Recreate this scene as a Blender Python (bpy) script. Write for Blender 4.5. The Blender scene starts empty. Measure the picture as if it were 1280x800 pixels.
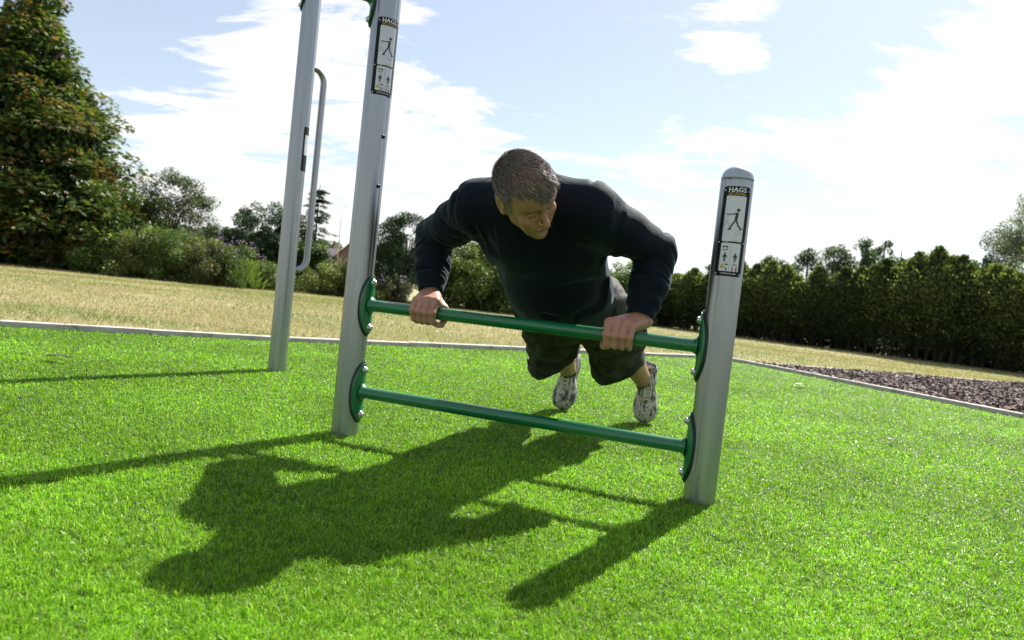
import bpy, bmesh, math, random
import numpy as np
from mathutils import Vector, Matrix
random.seed(7)
RNG = np.random.default_rng(11)
scene = bpy.context.scene
COL = scene.collection

# ------------------------------------------------------------------ camera
F, SLOPE, YC, EYE = 870.0, 0.1095, 363.5, 0.535       # focal length in px of a 1280 frame, horizon tilt, horizon row, eye height
ROLL = math.atan(SLOPE)
PITCH = math.atan((400 - YC) * math.cos(ROLL) / F)
FW = np.array([0, math.cos(PITCH), -math.sin(PITCH)])
R0 = np.array([1, 0, 0.]); U0 = np.cross(R0, FW)
RIGHT = math.cos(ROLL) * R0 + math.sin(ROLL) * U0
UP = np.cross(RIGHT, FW)
cam_d = bpy.data.cameras.new('camera'); cam = bpy.data.objects.new('camera', cam_d); COL.objects.link(cam)
m = Matrix(((RIGHT[0], UP[0], -FW[0], 0), (RIGHT[1], UP[1], -FW[1], 0), (RIGHT[2], UP[2], -FW[2], EYE), (0, 0, 0, 1)))
cam.matrix_world = m
cam_d.sensor_width = 36; cam_d.lens = F / 1280 * 36
cam_d.clip_start = 0.05; cam_d.clip_end = 3000
cam_d.dof.use_dof = True; cam_d.dof.focus_distance = 2.05; cam_d.dof.aperture_fstop = 5.0
scene.camera = cam

# ------------------------------------------------------------------ helpers
def tag(o, label=None, cat=None, group=None, kind=None):
    if label: o['label'] = label
    if cat: o['category'] = cat
    if group: o['group'] = group
    if kind: o['kind'] = kind
    return o

def empty(name, loc, label, cat, group=None):
    o = bpy.data.objects.new(name, None); COL.objects.link(o)
    o.location = loc; o.empty_display_size = .2
    return tag(o, label, cat, group)

def link(name, me, mat=None, parent=None, loc=None):
    o = bpy.data.objects.new(name, me); COL.objects.link(o)
    if mat is not None:
        for q in (mat if isinstance(mat, (list, tuple)) else [mat]): me.materials.append(q)
    if parent is not None: o.parent = parent
    if loc is not None: o.location = loc
    return o

def npmesh(name, V, Fc, smooth=False, col=None, nside=None):
    """V (n,3) array, Fc (m,k) array of k-gons (all the same k)"""
    V = np.asarray(V, np.float32); Fc = np.asarray(Fc, np.int32)
    me = bpy.data.meshes.new(name); k = Fc.shape[1]
    me.vertices.add(len(V)); me.vertices.foreach_set('co', V.ravel())
    me.loops.add(Fc.size); me.loops.foreach_set('vertex_index', Fc.ravel())
    me.polygons.add(len(Fc)); me.polygons.foreach_set('loop_start', np.arange(0, Fc.size, k, dtype=np.int32))
    me.polygons.foreach_set('loop_total', np.full(len(Fc), k, np.int32))
    me.polygons.foreach_set('use_smooth', np.full(len(Fc), smooth, bool))
    me.update(calc_edges=True)
    if col is not None:
        a = me.color_attributes.new('col', 'FLOAT_COLOR', 'POINT')
        c = np.ones((len(V), 4), np.float32); c[:, :3] = col
        a.data.foreach_set('color', c.ravel())
    return me

class MB:
    """collects simple solids into one mesh"""
    def __init__(s): s.v = []; s.f = []; s.sm = []
    def add(s, vs, fs, smooth=True):
        o = len(s.v); s.v += [tuple(map(float, v)) for v in vs]
        s.f += [tuple(i + o for i in f) for f in fs]; s.sm += [smooth] * len(fs)
    def tube(s, pts, rad, n=16, caps=True, smooth=True):
        pts = [Vector(p) for p in pts]
        if not isinstance(rad, (list, tuple)): rad = [rad] * len(pts)
        t0 = (pts[1] - pts[0]).normalized()
        ax = t0.orthogonal().normalized(); vs = []; fs = []
        for i, p in enumerate(pts):
            t = ((pts[min(i + 1, len(pts) - 1)] - pts[max(i - 1, 0)])).normalized()
            ax = (ax - t * ax.dot(t)).normalized(); bx = t.cross(ax)
            for j in range(n):
                a = 2 * math.pi * j / n
                vs.append(p + (ax * math.cos(a) + bx * math.sin(a)) * rad[i])
        for i in range(len(pts) - 1):
            for j in range(n):
                k = (j + 1) % n
                fs.append((i * n + j, i * n + k, (i + 1) * n + k, (i + 1) * n + j))
        if caps:
            fs.append(tuple(range(n - 1, -1, -1))); fs.append(tuple((len(pts) - 1) * n + j for j in range(n)))
        s.add(vs, fs, smooth)
    def box(s, c, h, rot=0, smooth=False):
        ca, sa = math.cos(rot), math.sin(rot); vs = []
        for z in (-1, 1):
            for x, y in ((-1, -1), (1, -1), (1, 1), (-1, 1)):
                X, Y = x * h[0], y * h[1]
                vs.append((c[0] + X * ca - Y * sa, c[1] + X * sa + Y * ca, c[2] + z * h[2]))
        s.add(vs, [(3, 2, 1, 0), (4, 5, 6, 7), (0, 1, 5, 4), (1, 2, 6, 5), (2, 3, 7, 6), (3, 0, 4, 7)], smooth)
    def build(s, name, mat, parent=None, loc=None):
        me = bpy.data.meshes.new(name); me.from_pydata(s.v, [], s.f)
        for p, q in zip(me.polygons, s.sm): p.use_smooth = q
        me.validate()
        return link(name, me, mat, parent, loc)

# ------------------------------------------------------------------ materials
def mat(name, col=(.5, .5, .5), rough=.6, metal=0, **kw):
    m = bpy.data.materials.new(name); m.use_nodes = True
    b = m.node_tree.nodes['Principled BSDF']
    b.inputs['Base Color'].default_value = (*col, 1); b.inputs['Roughness'].default_value = rough; b.inputs['Metallic'].default_value = metal
    for k, v in kw.items():
        b.inputs[k.replace('_', ' ')].default_value = v
    return m
def nd(m, t, **kw):
    n = m.node_tree.nodes.new(t)
    for k, v in kw.items():
        if hasattr(n, k): setattr(n, k, v)
        else: n.inputs[k.replace('_', ' ')].default_value = v
    return n
def lk(m, a, b): m.node_tree.links.new(a, b)
def bsdf(m): return m.node_tree.nodes['Principled BSDF']
def noise(m, scale, detail=4, rough=.6, coord='Object', vec=None, stretch=None):
    n = nd(m, 'ShaderNodeTexNoise'); n.inputs['Scale'].default_value = scale; n.inputs['Detail'].default_value = detail; n.inputs['Roughness'].default_value = rough
    if vec is None:
        tc = nd(m, 'ShaderNodeTexCoord'); vec = tc.outputs[coord]
    if stretch:
        mp = nd(m, 'ShaderNodeMapping'); mp.inputs['Scale'].default_value = stretch; lk(m, vec, mp.inputs['Vector']); vec = mp.outputs['Vector']
    lk(m, vec, n.inputs['Vector']); return n.outputs['Fac']
def ramp(m, fac, stops):
    r = nd(m, 'ShaderNodeValToRGB'); e = r.color_ramp.elements
    while len(e) < len(stops): e.new(.5)
    for i, (p, c) in enumerate(stops): e[i].position = p; e[i].color = (*c, 1)
    lk(m, fac, r.inputs['Fac']); return r.outputs['Color']
def bump(m, fac, strength=.3, dist=.01):
    b = nd(m, 'ShaderNodeBump'); b.inputs['Strength'].default_value = strength; b.inputs['Distance'].default_value = dist
    lk(m, fac, b.inputs['Height']); lk(m, b.outputs['Normal'], bsdf(m).inputs['Normal']); return b
def leafmat(name, trans=.35, rough=.45, gain=1.0, tint=(1, 1, 1), spec=.5):
    """leaf or blade material: its own per-leaf colour, partly see-through to light"""
    m = mat(name, rough=rough); b = bsdf(m); b.inputs['Specular IOR Level'].default_value = spec
    a = nd(m, 'ShaderNodeAttribute'); a.attribute_name = 'col'
    mx = nd(m, 'ShaderNodeMix'); mx.data_type = 'RGBA'; mx.blend_type = 'MULTIPLY'; mx.inputs['Factor'].default_value = 1
    lk(m, a.outputs['Color'], mx.inputs['A']); mx.inputs['B'].default_value = (gain * tint[0], gain * tint[1], gain * tint[2], 1)
    lk(m, mx.outputs['Result'], b.inputs['Base Color'])
    t = nd(m, 'ShaderNodeBsdfTranslucent')
    m2 = nd(m, 'ShaderNodeMix'); m2.data_type = 'RGBA'; m2.blend_type = 'MULTIPLY'; m2.inputs['Factor'].default_value = 1
    lk(m, mx.outputs['Result'], m2.inputs['A']); m2.inputs['B'].default_value = (1.5, 1.6, .8, 1)
    lk(m, m2.outputs['Result'], t.inputs['Color'])
    s = nd(m, 'ShaderNodeMixShader'); s.inputs['Fac'].default_value = trans
    lk(m, b.outputs['BSDF'], s.inputs[1]); lk(m, t.outputs['BSDF'], s.inputs[2])
    lk(m, s.outputs['Shader'], m.node_tree.nodes['Material Output'].inputs['Surface'])
    return m

M = {}
# galvanised / anodised post
p = M['alu'] = mat('post_metal', (.31, .33, .35), .42, .95)
c = noise(p, 6, 4, .6, stretch=(6, 6, .5)); lk(p, ramp(p, c, [(.3, (.28, .30, .315)), (.7, (.34, .36, .375))]), bsdf(p).inputs['Base Color'])
c = noise(p, 60, 3, .6, stretch=(1.6, 1.6, .12)); r = nd(p, 'ShaderNodeMapRange'); lk(p, c, r.inputs['Value'])
r.inputs['To Min'].default_value = .32; r.inputs['To Max'].default_value = .42; lk(p, r.outputs['Result'], bsdf(p).inputs['Roughness'])
bump(p, c, .06, .001)
M['cap'] = mat('cap_metal', (.36, .40, .45), .42, .55)
g = M['green'] = mat('green_paint', (.003, .13, .045), .3, 0, Coat_Weight=.5, Coat_Roughness=.15)
c = noise(g, 90, 2); bump(g, c, .05, .0006)
M['rubber'] = mat('black_rubber', (.012, .012, .016), .5)
M['steel'] = mat('bolt_steel', (.55, .55, .57), .3, 1)
M['black'] = mat('label_black', (.005, .006, .009), .55, 0, Specular_IOR_Level=.25)
M['panel'] = mat('label_panel', (.52, .54, .56), .35, .3)
M['white'] = mat('print_white', (.8, .8, .8), .5)
M['yellow'] = mat('print_yellow', (.55, .36, .02), .5)
M['ink'] = mat('print_ink', (.02, .015, .02), .5)
M['grey_ink'] = mat('print_grey', (.3, .31, .33), .5)
M['red'] = mat('print_red', (.4, .05, .04), .5)

# concrete / timber edging
k = M['kerb'] = mat('kerb_stone', (.5, .47, .44), .85)
c = noise(k, 9, 6, .7); lk(k, ramp(k, c, [(.3, (.20, .18, .16)), (.48, (.42, .385, .355)), (.8, (.56, .53, .49))]), bsdf(k).inputs['Base Color']); bump(k, c, .5, .01)
# soil of the field under its grass
s_ = M['soil'] = mat('field_ground', (.3, .25, .12), .95)
c = noise(s_, .35, 7, .62, stretch=(.5, 2.2, 1)); c2 = noise(s_, 9, 5, .7)
mx = nd(s_, 'ShaderNodeMath', operation='MULTIPLY_ADD'); lk(s_, c2, mx.inputs[0]); mx.inputs[1].default_value = .35; lk(s_, c, mx.inputs[2])
lk(s_, ramp(s_, mx.outputs[0], [(.48, (.13, .16, .045)), (.6, (.22, .21, .085)), (.74, (.30, .26, .13)), (.9, (.34, .28, .17))]), bsdf(s_).inputs['Base Color'])
bump(s_, c2, .8, .05)
# backing of the artificial turf
t_ = M['turfbase'] = mat('turf_backing', (.05, .14, .02), .8)
c = noise(t_, 220, 4, .7); lk(t_, ramp(t_, c, [(.3, (.012, .03, .006)), (.7, (.035, .09, .014))]), bsdf(t_).inputs['Base Color']); bump(t_, c, .9, .01)
M['blade'] = leafmat('turf_blade', .40, .42, spec=.38)
M['dryblade'] = leafmat('dry_grass_blade', .3, .6, spec=.3)
M['leaf'] = leafmat('leaf', .3, .5, spec=.3)
M['bark'] = mat('bark', (.10, .075, .055), .9)
c = noise(M['bark'], 8, 5, .7, stretch=(3, 3, .6)); lk(M['bark'], ramp(M['bark'], c, [(.3, (.025, .02, .016)), (.7, (.085, .065, .05))]), bsdf(M['bark']).inputs['Base Color'])
mm = M['mulch'] = mat('mulch_soil', (.05, .035, .03), .95); c = noise(mm, 40, 5, .7); lk(mm, ramp(mm, c, [(.3, (.02, .015, .013)), (.7, (.11, .075, .065))]), bsdf(mm).inputs['Base Color']); bump(mm, c, 1, .03)
M['chip'] = mat('bark_chip', (.1, .07, .06), .75)
a = nd(M['chip'], 'ShaderNodeAttribute'); a.attribute_name = 'col'; lk(M['chip'], a.outputs['Color'], bsdf(M['chip']).inputs['Base Color'])

# ------------------------------------------------------------------ signed-distance modelling (organic shapes)
_T = np.random.default_rng(3).random((32, 32, 32)).astype(np.float32)
def vnoise(x, y, z):
    xi = np.floor(x); yi = np.floor(y); zi = np.floor(z)
    fx = x - xi; fy = y - yi; fz = z - zi
    fx = fx * fx * (3 - 2 * fx); fy = fy * fy * (3 - 2 * fy); fz = fz * fz * (3 - 2 * fz)
    xi = xi.astype(int) & 31; yi = yi.astype(int) & 31; zi = zi.astype(int) & 31
    x1 = (xi + 1) & 31; y1 = (yi + 1) & 31; z1 = (zi + 1) & 31
    def L(a, b, t): return a + (b - a) * t
    return L(L(L(_T[xi, yi, zi], _T[x1, yi, zi], fx), L(_T[xi, y1, zi], _T[x1, y1, zi], fx), fy),
             L(L(_T[xi, yi, z1], _T[x1, yi, z1], fx), L(_T[xi, y1, z1], _T[x1, y1, z1], fx), fy), fz)

class Sdf:
    def __init__(s): s.ops = []; s.disp = None; s.lo = np.full(3, 9e9); s.hi = -s.lo
    def add(s, fn, lo, hi, k=.01, mode='u'):
        lo = np.asarray(lo, float) - k - .012; hi = np.asarray(hi, float) + k + .012
        s.ops.append((fn, lo, hi, k, mode))
        if mode == 'u': s.lo = np.minimum(s.lo, lo); s.hi = np.maximum(s.hi, hi)
        return s
    def cap(s, a, b, ra, rb, k=.01, mode='u', sc=None):
        a = np.asarray(a, float); b = np.asarray(b, float)
        if np.allclose(a, b): b = a + 1e-5
        ab = b - a; L2 = ab @ ab
        def fn(X, Y, Z):
            x = X - a[0]; y = Y - a[1]; z = Z - a[2]
            t = np.clip((x * ab[0] + y * ab[1] + z * ab[2]) / L2, 0, 1)
            return np.sqrt((x - t * ab[0]) ** 2 + (y - t * ab[1]) ** 2 + (z - t * ab[2]) ** 2) - (ra + (rb - ra) * t)
        r = max(ra, rb)
        return s.add(fn, np.minimum(a, b) - r, np.maximum(a, b) + r, k, mode)
    def chain(s, pts, rads, k=.01, mode='u'):
        for i in range(len(pts) - 1): s.cap(pts[i], pts[i + 1], rads[i], rads[i + 1], k, mode)
        return s
    def ell(s, c, ax, k=.01, mode='u', R=None):
        c = np.asarray(c, float); ax = np.asarray(ax, float); R = np.eye(3) if R is None else np.asarray(R, float)   # rows of R: local axes
        def fn(X, Y, Z):
            x = X - c[0]; y = Y - c[1]; z = Z - c[2]
            q = [(R[i, 0] * x + R[i, 1] * y + R[i, 2] * z) / ax[i] for i in range(3)]
            k0 = np.sqrt(q[0] ** 2 + q[1] ** 2 + q[2] ** 2); k1 = np.sqrt((q[0] / ax[0]) ** 2 + (q[1] / ax[1]) ** 2 + (q[2] / ax[2]) ** 2) + 1e-9
            return k0 * (k0 - 1) / k1
        e = np.sqrt(((R * ax[:, None]) ** 2).sum(0))
        return s.add(fn, c - e, c + e, k, mode)
    def half(s, pt, nrm, lo, hi, k=.004):
        """cuts away everything on the +nrm side of the plane inside lo..hi"""
        pt = np.asarray(pt, float); nrm = np.asarray(nrm, float) / np.linalg.norm(nrm)
        return s.add(lambda X, Y, Z: -((X - pt[0]) * nrm[0] + (Y - pt[1]) * nrm[1] + (Z - pt[2]) * nrm[2]), lo, hi, k, 's')
    def group(s, g, k=.01, mode='u'):
        def fn(X, Y, Z): return g.ev(X, Y, Z)
        return s.add(fn, g.lo, g.hi, k, mode)
    def ev(s, X, Y, Z):
        D = np.full(np.broadcast_shapes(X.shape, Y.shape, Z.shape), .3, np.float32)
        x, y, z = X.ravel(), Y.ravel(), Z.ravel(); hit = False
        for fn, lo, hi, k, mode in s.ops:
            i0, i1 = np.searchsorted(x, (lo[0], hi[0])); j0, j1 = np.searchsorted(y, (lo[1], hi[1])); k0, k1 = np.searchsorted(z, (lo[2], hi[2]))
            if i0 >= i1 or j0 >= j1 or k0 >= k1: continue
            d = fn(X[i0:i1], Y[:, j0:j1], Z[:, :, k0:k1]).astype(np.float32); S = (slice(i0, i1), slice(j0, j1), slice(k0, k1)); o = D[S]
            if mode == 's': d = -d; h = np.maximum(k - np.abs(o - d), 0) / k; D[S] = np.maximum(o, d) + h * h * k / 4
            else: h = np.maximum(k - np.abs(o - d), 0) / k; D[S] = np.minimum(o, d) - h * h * k / 4
            hit = True
        if s.disp is not None and hit:
            i, j, k_ = np.nonzero(np.abs(D) < .03)
            if len(i): D[i, j, k_] -= s.disp(x[i], y[j], z[k_]).astype(np.float32)
        return D
    def mesh(s, h, B=60):
        lo = np.floor(s.lo / h) * h - 2 * h; n = np.ceil((s.hi + 2 * h - lo) / h).astype(int); ids = []; vv = []; qq = []
        st = np.array([1, 4096, 4096 * 4096])
        for bi in range(0, n[0], B):
            for bj in range(0, n[1], B):
                for bk in range(0, n[2], B):
                    o = np.array([bi, bj, bk]) - 1
                    x, y, z = (lo[a] + (o[a] + np.arange(B + 2)) * h for a in range(3))
                    if not any(l[0] < x[-1] and hh[0] > x[0] and l[1] < y[-1] and hh[1] > y[0] and l[2] < z[-1] and hh[2] > z[0] for _, l, hh, _, md in s.ops if md == 'u'): continue
                    D = s.ev(x[:, None, None], y[None, :, None], z[None, None, :])
                    S = D < 0
                    if S.all() or not S.any(): continue
                    cs = np.zeros((B + 1,) * 3, np.int8)
                    for a in (0, 1):
                        for b_ in (0, 1):
                            for c_ in (0, 1): cs += S[a:a + B + 1, b_:b_ + B + 1, c_:c_ + B + 1]
                    I, J, K = np.nonzero((cs > 0) & (cs < 8)); acc = np.zeros((len(I), 3)); cnt = np.zeros(len(I))
                    cr = {(a, b_, c_): D[I + a, J + b_, K + c_] for a in (0, 1) for b_ in (0, 1) for c_ in (0, 1)}
                    for ax in range(3):
                        for u in (0, 1):
                            for w in (0, 1):
                                p0 = [0, 0, 0]; p0[(ax + 1) % 3] = u; p0[(ax + 2) % 3] = w; p1 = list(p0); p1[ax] = 1
                                d0 = cr[tuple(p0)]; d1 = cr[tuple(p1)]; m_ = (d0 < 0) != (d1 < 0)
                                t = np.where(m_, d0 / np.where(m_, d0 - d1, 1), 0)
                                q = np.array(p0, float)[None] + np.zeros((len(I), 3)); q[:, ax] += t
                                acc += q * m_[:, None]; cnt += m_
                    P = lo + (o + np.stack([I, J, K], 1) + acc / cnt[:, None]) * h
                    gid = (np.stack([I, J, K], 1) + o + 2) @ st
                    ids.append(gid); vv.append(P)
                    for ax in range(3):
                        b1, c1 = (ax + 1) % 3, (ax + 2) % 3
                        sl0 = [slice(1, B + 1)] * 3; sl1 = list(sl0); sl1[ax] = slice(2, B + 2)
                        s0 = S[tuple(sl0)]; s1 = S[tuple(sl1)]
                        for pos in (True, False):
                            E = np.stack(np.nonzero((s0 & ~s1) if pos else (~s0 & s1)), 1) + 1
                            if not len(E): continue
                            e = E + o + 2; ob = np.zeros(3, int); ob[b1] = 1; oc = np.zeros(3, int); oc[c1] = 1
                            q = np.stack([(e - ob - oc) @ st, (e - oc) @ st, e @ st, (e - ob) @ st], 1)
                            qq.append(q if pos else q[:, ::-1])
        ids = np.concatenate(ids); vv = np.concatenate(vv); qq = np.concatenate(qq)
        u, first = np.unique(ids, return_index=True)
        return vv[first], np.searchsorted(u, qq)

def relax(V, Q, it=1, f=.5):
    for _ in range(it):
        acc = np.zeros_like(V); cnt = np.zeros(len(V))
        for a, b in ((0, 1), (1, 2), (2, 3), (3, 0)):
            np.add.at(acc, Q[:, a], V[Q[:, b]]); np.add.at(cnt, Q[:, a], 1)
            np.add.at(acc, Q[:, b], V[Q[:, a]]); np.add.at(cnt, Q[:, b], 1)
        V = V + f * (acc / cnt[:, None] - V)
    return V
def nrm(v): v = np.asarray(v, float); return v / np.linalg.norm(v)

# ------------------------------------------------------------------ world and sun
SUN_AZ, SUN_EL = math.radians(33.4), math.radians(45.3)
w = bpy.data.worlds.new('World'); scene.world = w; w.use_nodes = True
nt = w.node_tree; bg = nt.nodes['Background']
sky = nt.nodes.new('ShaderNodeTexSky'); sky.sky_type = 'NISHITA'; sky.sun_disc = False
sky.sun_elevation = SUN_EL; sky.sun_rotation = SUN_AZ; sky.air_density = 1.0; sky.dust_density = .5; sky.ozone_density = 1.5
nt.links.new(sky.outputs['Color'], bg.inputs['Color']); bg.inputs['Strength'].default_value = .066
def wn(t, **kw):
    n = nt.nodes.new(t)
    for k, v in kw.items(): setattr(n, k, v)
    return n
def wl(a, b): nt.links.new(a, b)
tc = wn('ShaderNodeTexCoord'); sep = wn('ShaderNodeSeparateXYZ'); wl(tc.outputs['Generated'], sep.inputs[0])
zc = wn('ShaderNodeMath', operation='MAXIMUM'); wl(sep.outputs['Z'], zc.inputs[0]); zc.inputs[1].default_value = 0.0
za = wn('ShaderNodeMath', operation='ADD'); wl(zc.outputs[0], za.inputs[0]); za.inputs[1].default_value = .10
inv = wn('ShaderNodeMath', operation='DIVIDE'); inv.inputs[0].default_value = 1; wl(za.outputs[0], inv.inputs[1])
sc_ = wn('ShaderNodeVectorMath', operation='SCALE'); wl(tc.outputs['Generated'], sc_.inputs[0]); wl(inv.outputs[0], sc_.inputs['Scale'])
mp = wn('ShaderNodeMapping'); wl(sc_.outputs[0], mp.inputs['Vector']); mp.inputs['Rotation'].default_value = (0, 0, .5); mp.inputs['Scale'].default_value = (.75, 1.5, .3); mp.inputs['Location'].default_value = (3.1, 1.7, 0)
n1 = wn('ShaderNodeTexNoise'); wl(mp.outputs[0], n1.inputs['Vector']); n1.inputs['Scale'].default_value = 2.3; n1.inputs['Detail'].default_value = 11; n1.inputs['Roughness'].default_value = .66; n1.inputs['Distortion'].default_value = .5
acc = n1.outputs['Fac']
def skydir(px, py):
    d = (px - 640) / F * RIGHT - (py - 400) / F * UP + FW
    return d / np.linalg.norm(d)
BL = [(190, 130, .16, .10), (300, 170, .15, .10), (430, 80, .22, .11), (340, 30, .14, .07), (240, 50, -.14, .06), (530, 170, .24, .09), (600, 190, .18, .08), (120, 240, .12, .12),
      (950, 175, .13, .08), (1090, 150, .30, .08), (1220, 115, .34, .10), (1160, 195, .20, .08), (1010, 175, .16, .06), (930, 25, .30, .07), (820, 180, .14, .05), (700, 95, .14, .04), (500, 40, .12, .06),
      (70, 60, -.30, .13), (640, 50, -.26, .11), (770, 110, -.18, .09), (1120, 40, -.30, .12), (1180, 260, -.12, .07), (980, 240, -.08, .06), (850, 110, -.16, .06), (1010, 90, -.05, .05), (1230, 200, -.06, .06), (40, 170, -.12, .08), (230, 220, -.08, .07)]
for px, py, wt, sg in BL:
    dt = wn('ShaderNodeVectorMath', operation='DISTANCE'); wl(tc.outputs['Generated'], dt.inputs[0]); dt.inputs[1].default_value = tuple(skydir(px, py))
    mr = wn('ShaderNodeMapRange', interpolation_type='SMOOTHERSTEP'); wl(dt.outputs['Value'], mr.inputs['Value'])
    mr.inputs['From Min'].default_value = 0; mr.inputs['From Max'].default_value = sg * 2; mr.inputs['To Min'].default_value = wt * .50; mr.inputs['To Max'].default_value = 0
    ad = wn('ShaderNodeMath', operation='ADD'); wl(acc, ad.inputs[0]); wl(mr.outputs['Result'], ad.inputs[1]); acc = ad.outputs[0]
# more cloud and thin veil towards the horizon
hz = wn('ShaderNodeMapRange', interpolation_type='SMOOTHSTEP'); wl(sep.outputs['Z'], hz.inputs['Value'])
hz.inputs['From Min'].default_value = .0; hz.inputs['From Max'].default_value = .26; hz.inputs['To Min'].default_value = .15; hz.inputs['To Max'].default_value = 0
ad = wn('ShaderNodeMath', operation='ADD'); wl(acc, ad.inputs[0]); wl(hz.outputs['Result'], ad.inputs[1]); acc = ad.outputs[0]
cm = wn('ShaderNodeMapRange', interpolation_type='SMOOTHSTEP'); wl(acc, cm.inputs['Value'])
cm.inputs['From Min'].default_value = .47; cm.inputs['From Max'].default_value = .66; cm.inputs['To Min'].default_value = .0; cm.inputs['To Max'].default_value = .97
bg2 = wn('ShaderNodeBackground'); bg2.inputs['Color'].default_value = (1, .995, .985, 1); bg2.inputs['Strength'].default_value = .49
veil = wn('ShaderNodeMath', operation='MAXIMUM'); wl(cm.outputs['Result'], veil.inputs[0]); veil.inputs[1].default_value = .30
ms = wn('ShaderNodeMixShader'); wl(veil.outputs[0], ms.inputs['Fac']); wl(bg.outputs[0], ms.inputs[1]); wl(bg2.outputs[0], ms.inputs[2])
wl(ms.outputs[0], nt.nodes['World Output'].inputs['Surface'])
sl = bpy.data.lights.new('sun', 'SUN'); so = bpy.data.objects.new('sun', sl); COL.objects.link(so)
sl.energy = 5.0; sl.angle = math.radians(.55); sl.color = (1, .95, .87)
sv = Vector((math.sin(SUN_AZ) * math.cos(SUN_EL), math.cos(SUN_AZ) * math.cos(SUN_EL), math.sin(SUN_EL)))
so.rotation_euler = sv.to_track_quat('Z', 'Y').to_euler(); so.location = (6, 8, 10)
scene.view_settings.view_transform = 'Standard'; scene.view_settings.look = 'None'; scene.view_settings.gamma = 1; scene.view_settings.exposure = 1.2
scene.render.engine = 'CYCLES'
scene.cycles.use_denoising = True; scene.cycles.max_bounces = 6; scene.cycles.transparent_max_bounces = 4
scene.cycles.diffuse_bounces = 3; scene.cycles.glossy_bounces = 3; scene.cycles.caustics_reflective = False; scene.cycles.caustics_refractive = False

# ------------------------------------------------------------------ the steel frame
PL = np.array([-.515, 2.300, 0]); PR = np.array([.580, 1.949, 0]); PF = np.array([-1.163, 3.526, 0])
BV = nrm(PR - PL); NV = np.array([BV[1], -BV[0], 0])     # along the bars; towards the camera side
ZV = np.array([0, 0, 1.])
POST_R, BAR_R = .0445, .0192
BAR_HI, BAR_LO = .437, .1485

def post_mesh(x, y, top, az):
    """extruded tube profile with two shallow seams; az: direction of the seams"""
    n = 96; prof = []
    for i in range(n):
        a = 2 * math.pi * i / n; r = POST_R
        for q in (az, az + math.pi, az + math.pi / 2, az - math.pi / 2):
            d = abs((a - q + math.pi) % (2 * math.pi) - math.pi)
            if d < .05: r -= .0022
            elif d < .11: r -= .0006
        prof.append((math.cos(a) * r, math.sin(a) * r))
    zs = [-.25, 0, .3, .9, top - .1, top]
    zs = sorted(set(q for q in zs if q <= top))
    v = []; f = []
    for z in zs: v += [(px + x, py + y, z) for px, py in prof]
    for i in range(len(zs) - 1):
        for j in range(n):
            k = (j + 1) % n; f.append((i * n + j, i * n + k, (i + 1) * n + k, (i + 1) * n + j))
    f.append(tuple((len(zs) - 1) * n + j for j in range(n))); f.append(tuple(range(n - 1, -1, -1)))
    b = MB(); b.add(v, f, True); b.sm[-1] = b.sm[-2] = False
    return b
def cap_mesh(x, y, z, h):
    b = MB(); n = 48; rings = []
    for t in np.linspace(0, 1, 9):
        a = t * math.pi / 2; rings.append((POST_R * .998 * math.cos(a) ** .75 if t < 1 else 0, z + h * math.sin(a)))
    v = []; f = []
    for r, zz in rings[:-1]: v += [(x + r * math.cos(2 * math.pi * j / n), y + r * math.sin(2 * math.pi * j / n), zz) for j in range(n)]
    v.append((x, y, z + h))
    for i in range(len(rings) - 2):
        for j in range(n): k = (j + 1) % n; f.append((i * n + j, i * n + k, (i + 1) * n + k, (i + 1) * n + j))
    for j in range(n): f.append(((len(rings) - 2) * n + j, (len(rings) - 2) * n + (j + 1) % n, len(v) - 1))
    f.append(tuple(range(n - 1, -1, -1)))
    b.add(v, f, True); return b

def bolt_mesh(p, d, r=.0085):
    """button head on a washer, p on the surface, d outwards"""
    b = MB(); p = np.asarray(p, float); d = nrm(d)
    b.tube([p - d * .004, p + d * .0025], r * 1.35, 20)
    b.tube([p + d * .0025, p + d * .007, p + d * .0095, p + d * .0105], [r, r * .93, r * .7, r * .45], 20)
    return b

def saddle(x, y, zc, o, hh, ha, r0, th, name, mt, parent):
    """leaf-shaped plate curved round the post: o outward direction, half height hh, half angle ha"""
    o = nrm(o); rr = np.array([-o[1], o[0], 0]); nu, nv = 14, 30; v = []; f = []
    def lay(r, e):
        for i in range(nv + 1):
            t = -1 + 2 * i / nv; tt = max(1 - abs(t) ** 2.3, 0) ** .62
            w_ = ha * tt + e
            for j in range(nu + 1):
                a = w_ * (-1 + 2 * j / nu)
                q = (math.cos(a) * o + math.sin(a) * rr) * r
                v.append((x + q[0], y + q[1], zc + t * hh))
    lay(r0, .0); lay(r0 + th, -.0)
    N = (nv + 1) * (nu + 1)
    for i in range(nv):
        for j in range(nu):
            a, b_, c, d = i * (nu + 1) + j, i * (nu + 1) + j + 1, (i + 1) * (nu + 1) + j + 1, (i + 1) * (nu + 1) + j
            f.append((a, d, c, b_)); f.append((a + N, b_ + N, c + N, d + N))
    for i in range(nv):
        for j in (0, nu):
            a, d = i * (nu + 1) + j, (i + 1) * (nu + 1) + j
            f.append((a, a + N, d + N, d) if j == 0 else (a, d, d + N, a + N))
    b = MB(); b.add(v, f, False)
    ob = b.build(name, mt, parent)
    for p in ob.data.polygons: p.use_smooth = abs(p.normal.z) < .8 and len(p.vertices) == 4
    return ob


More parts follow.
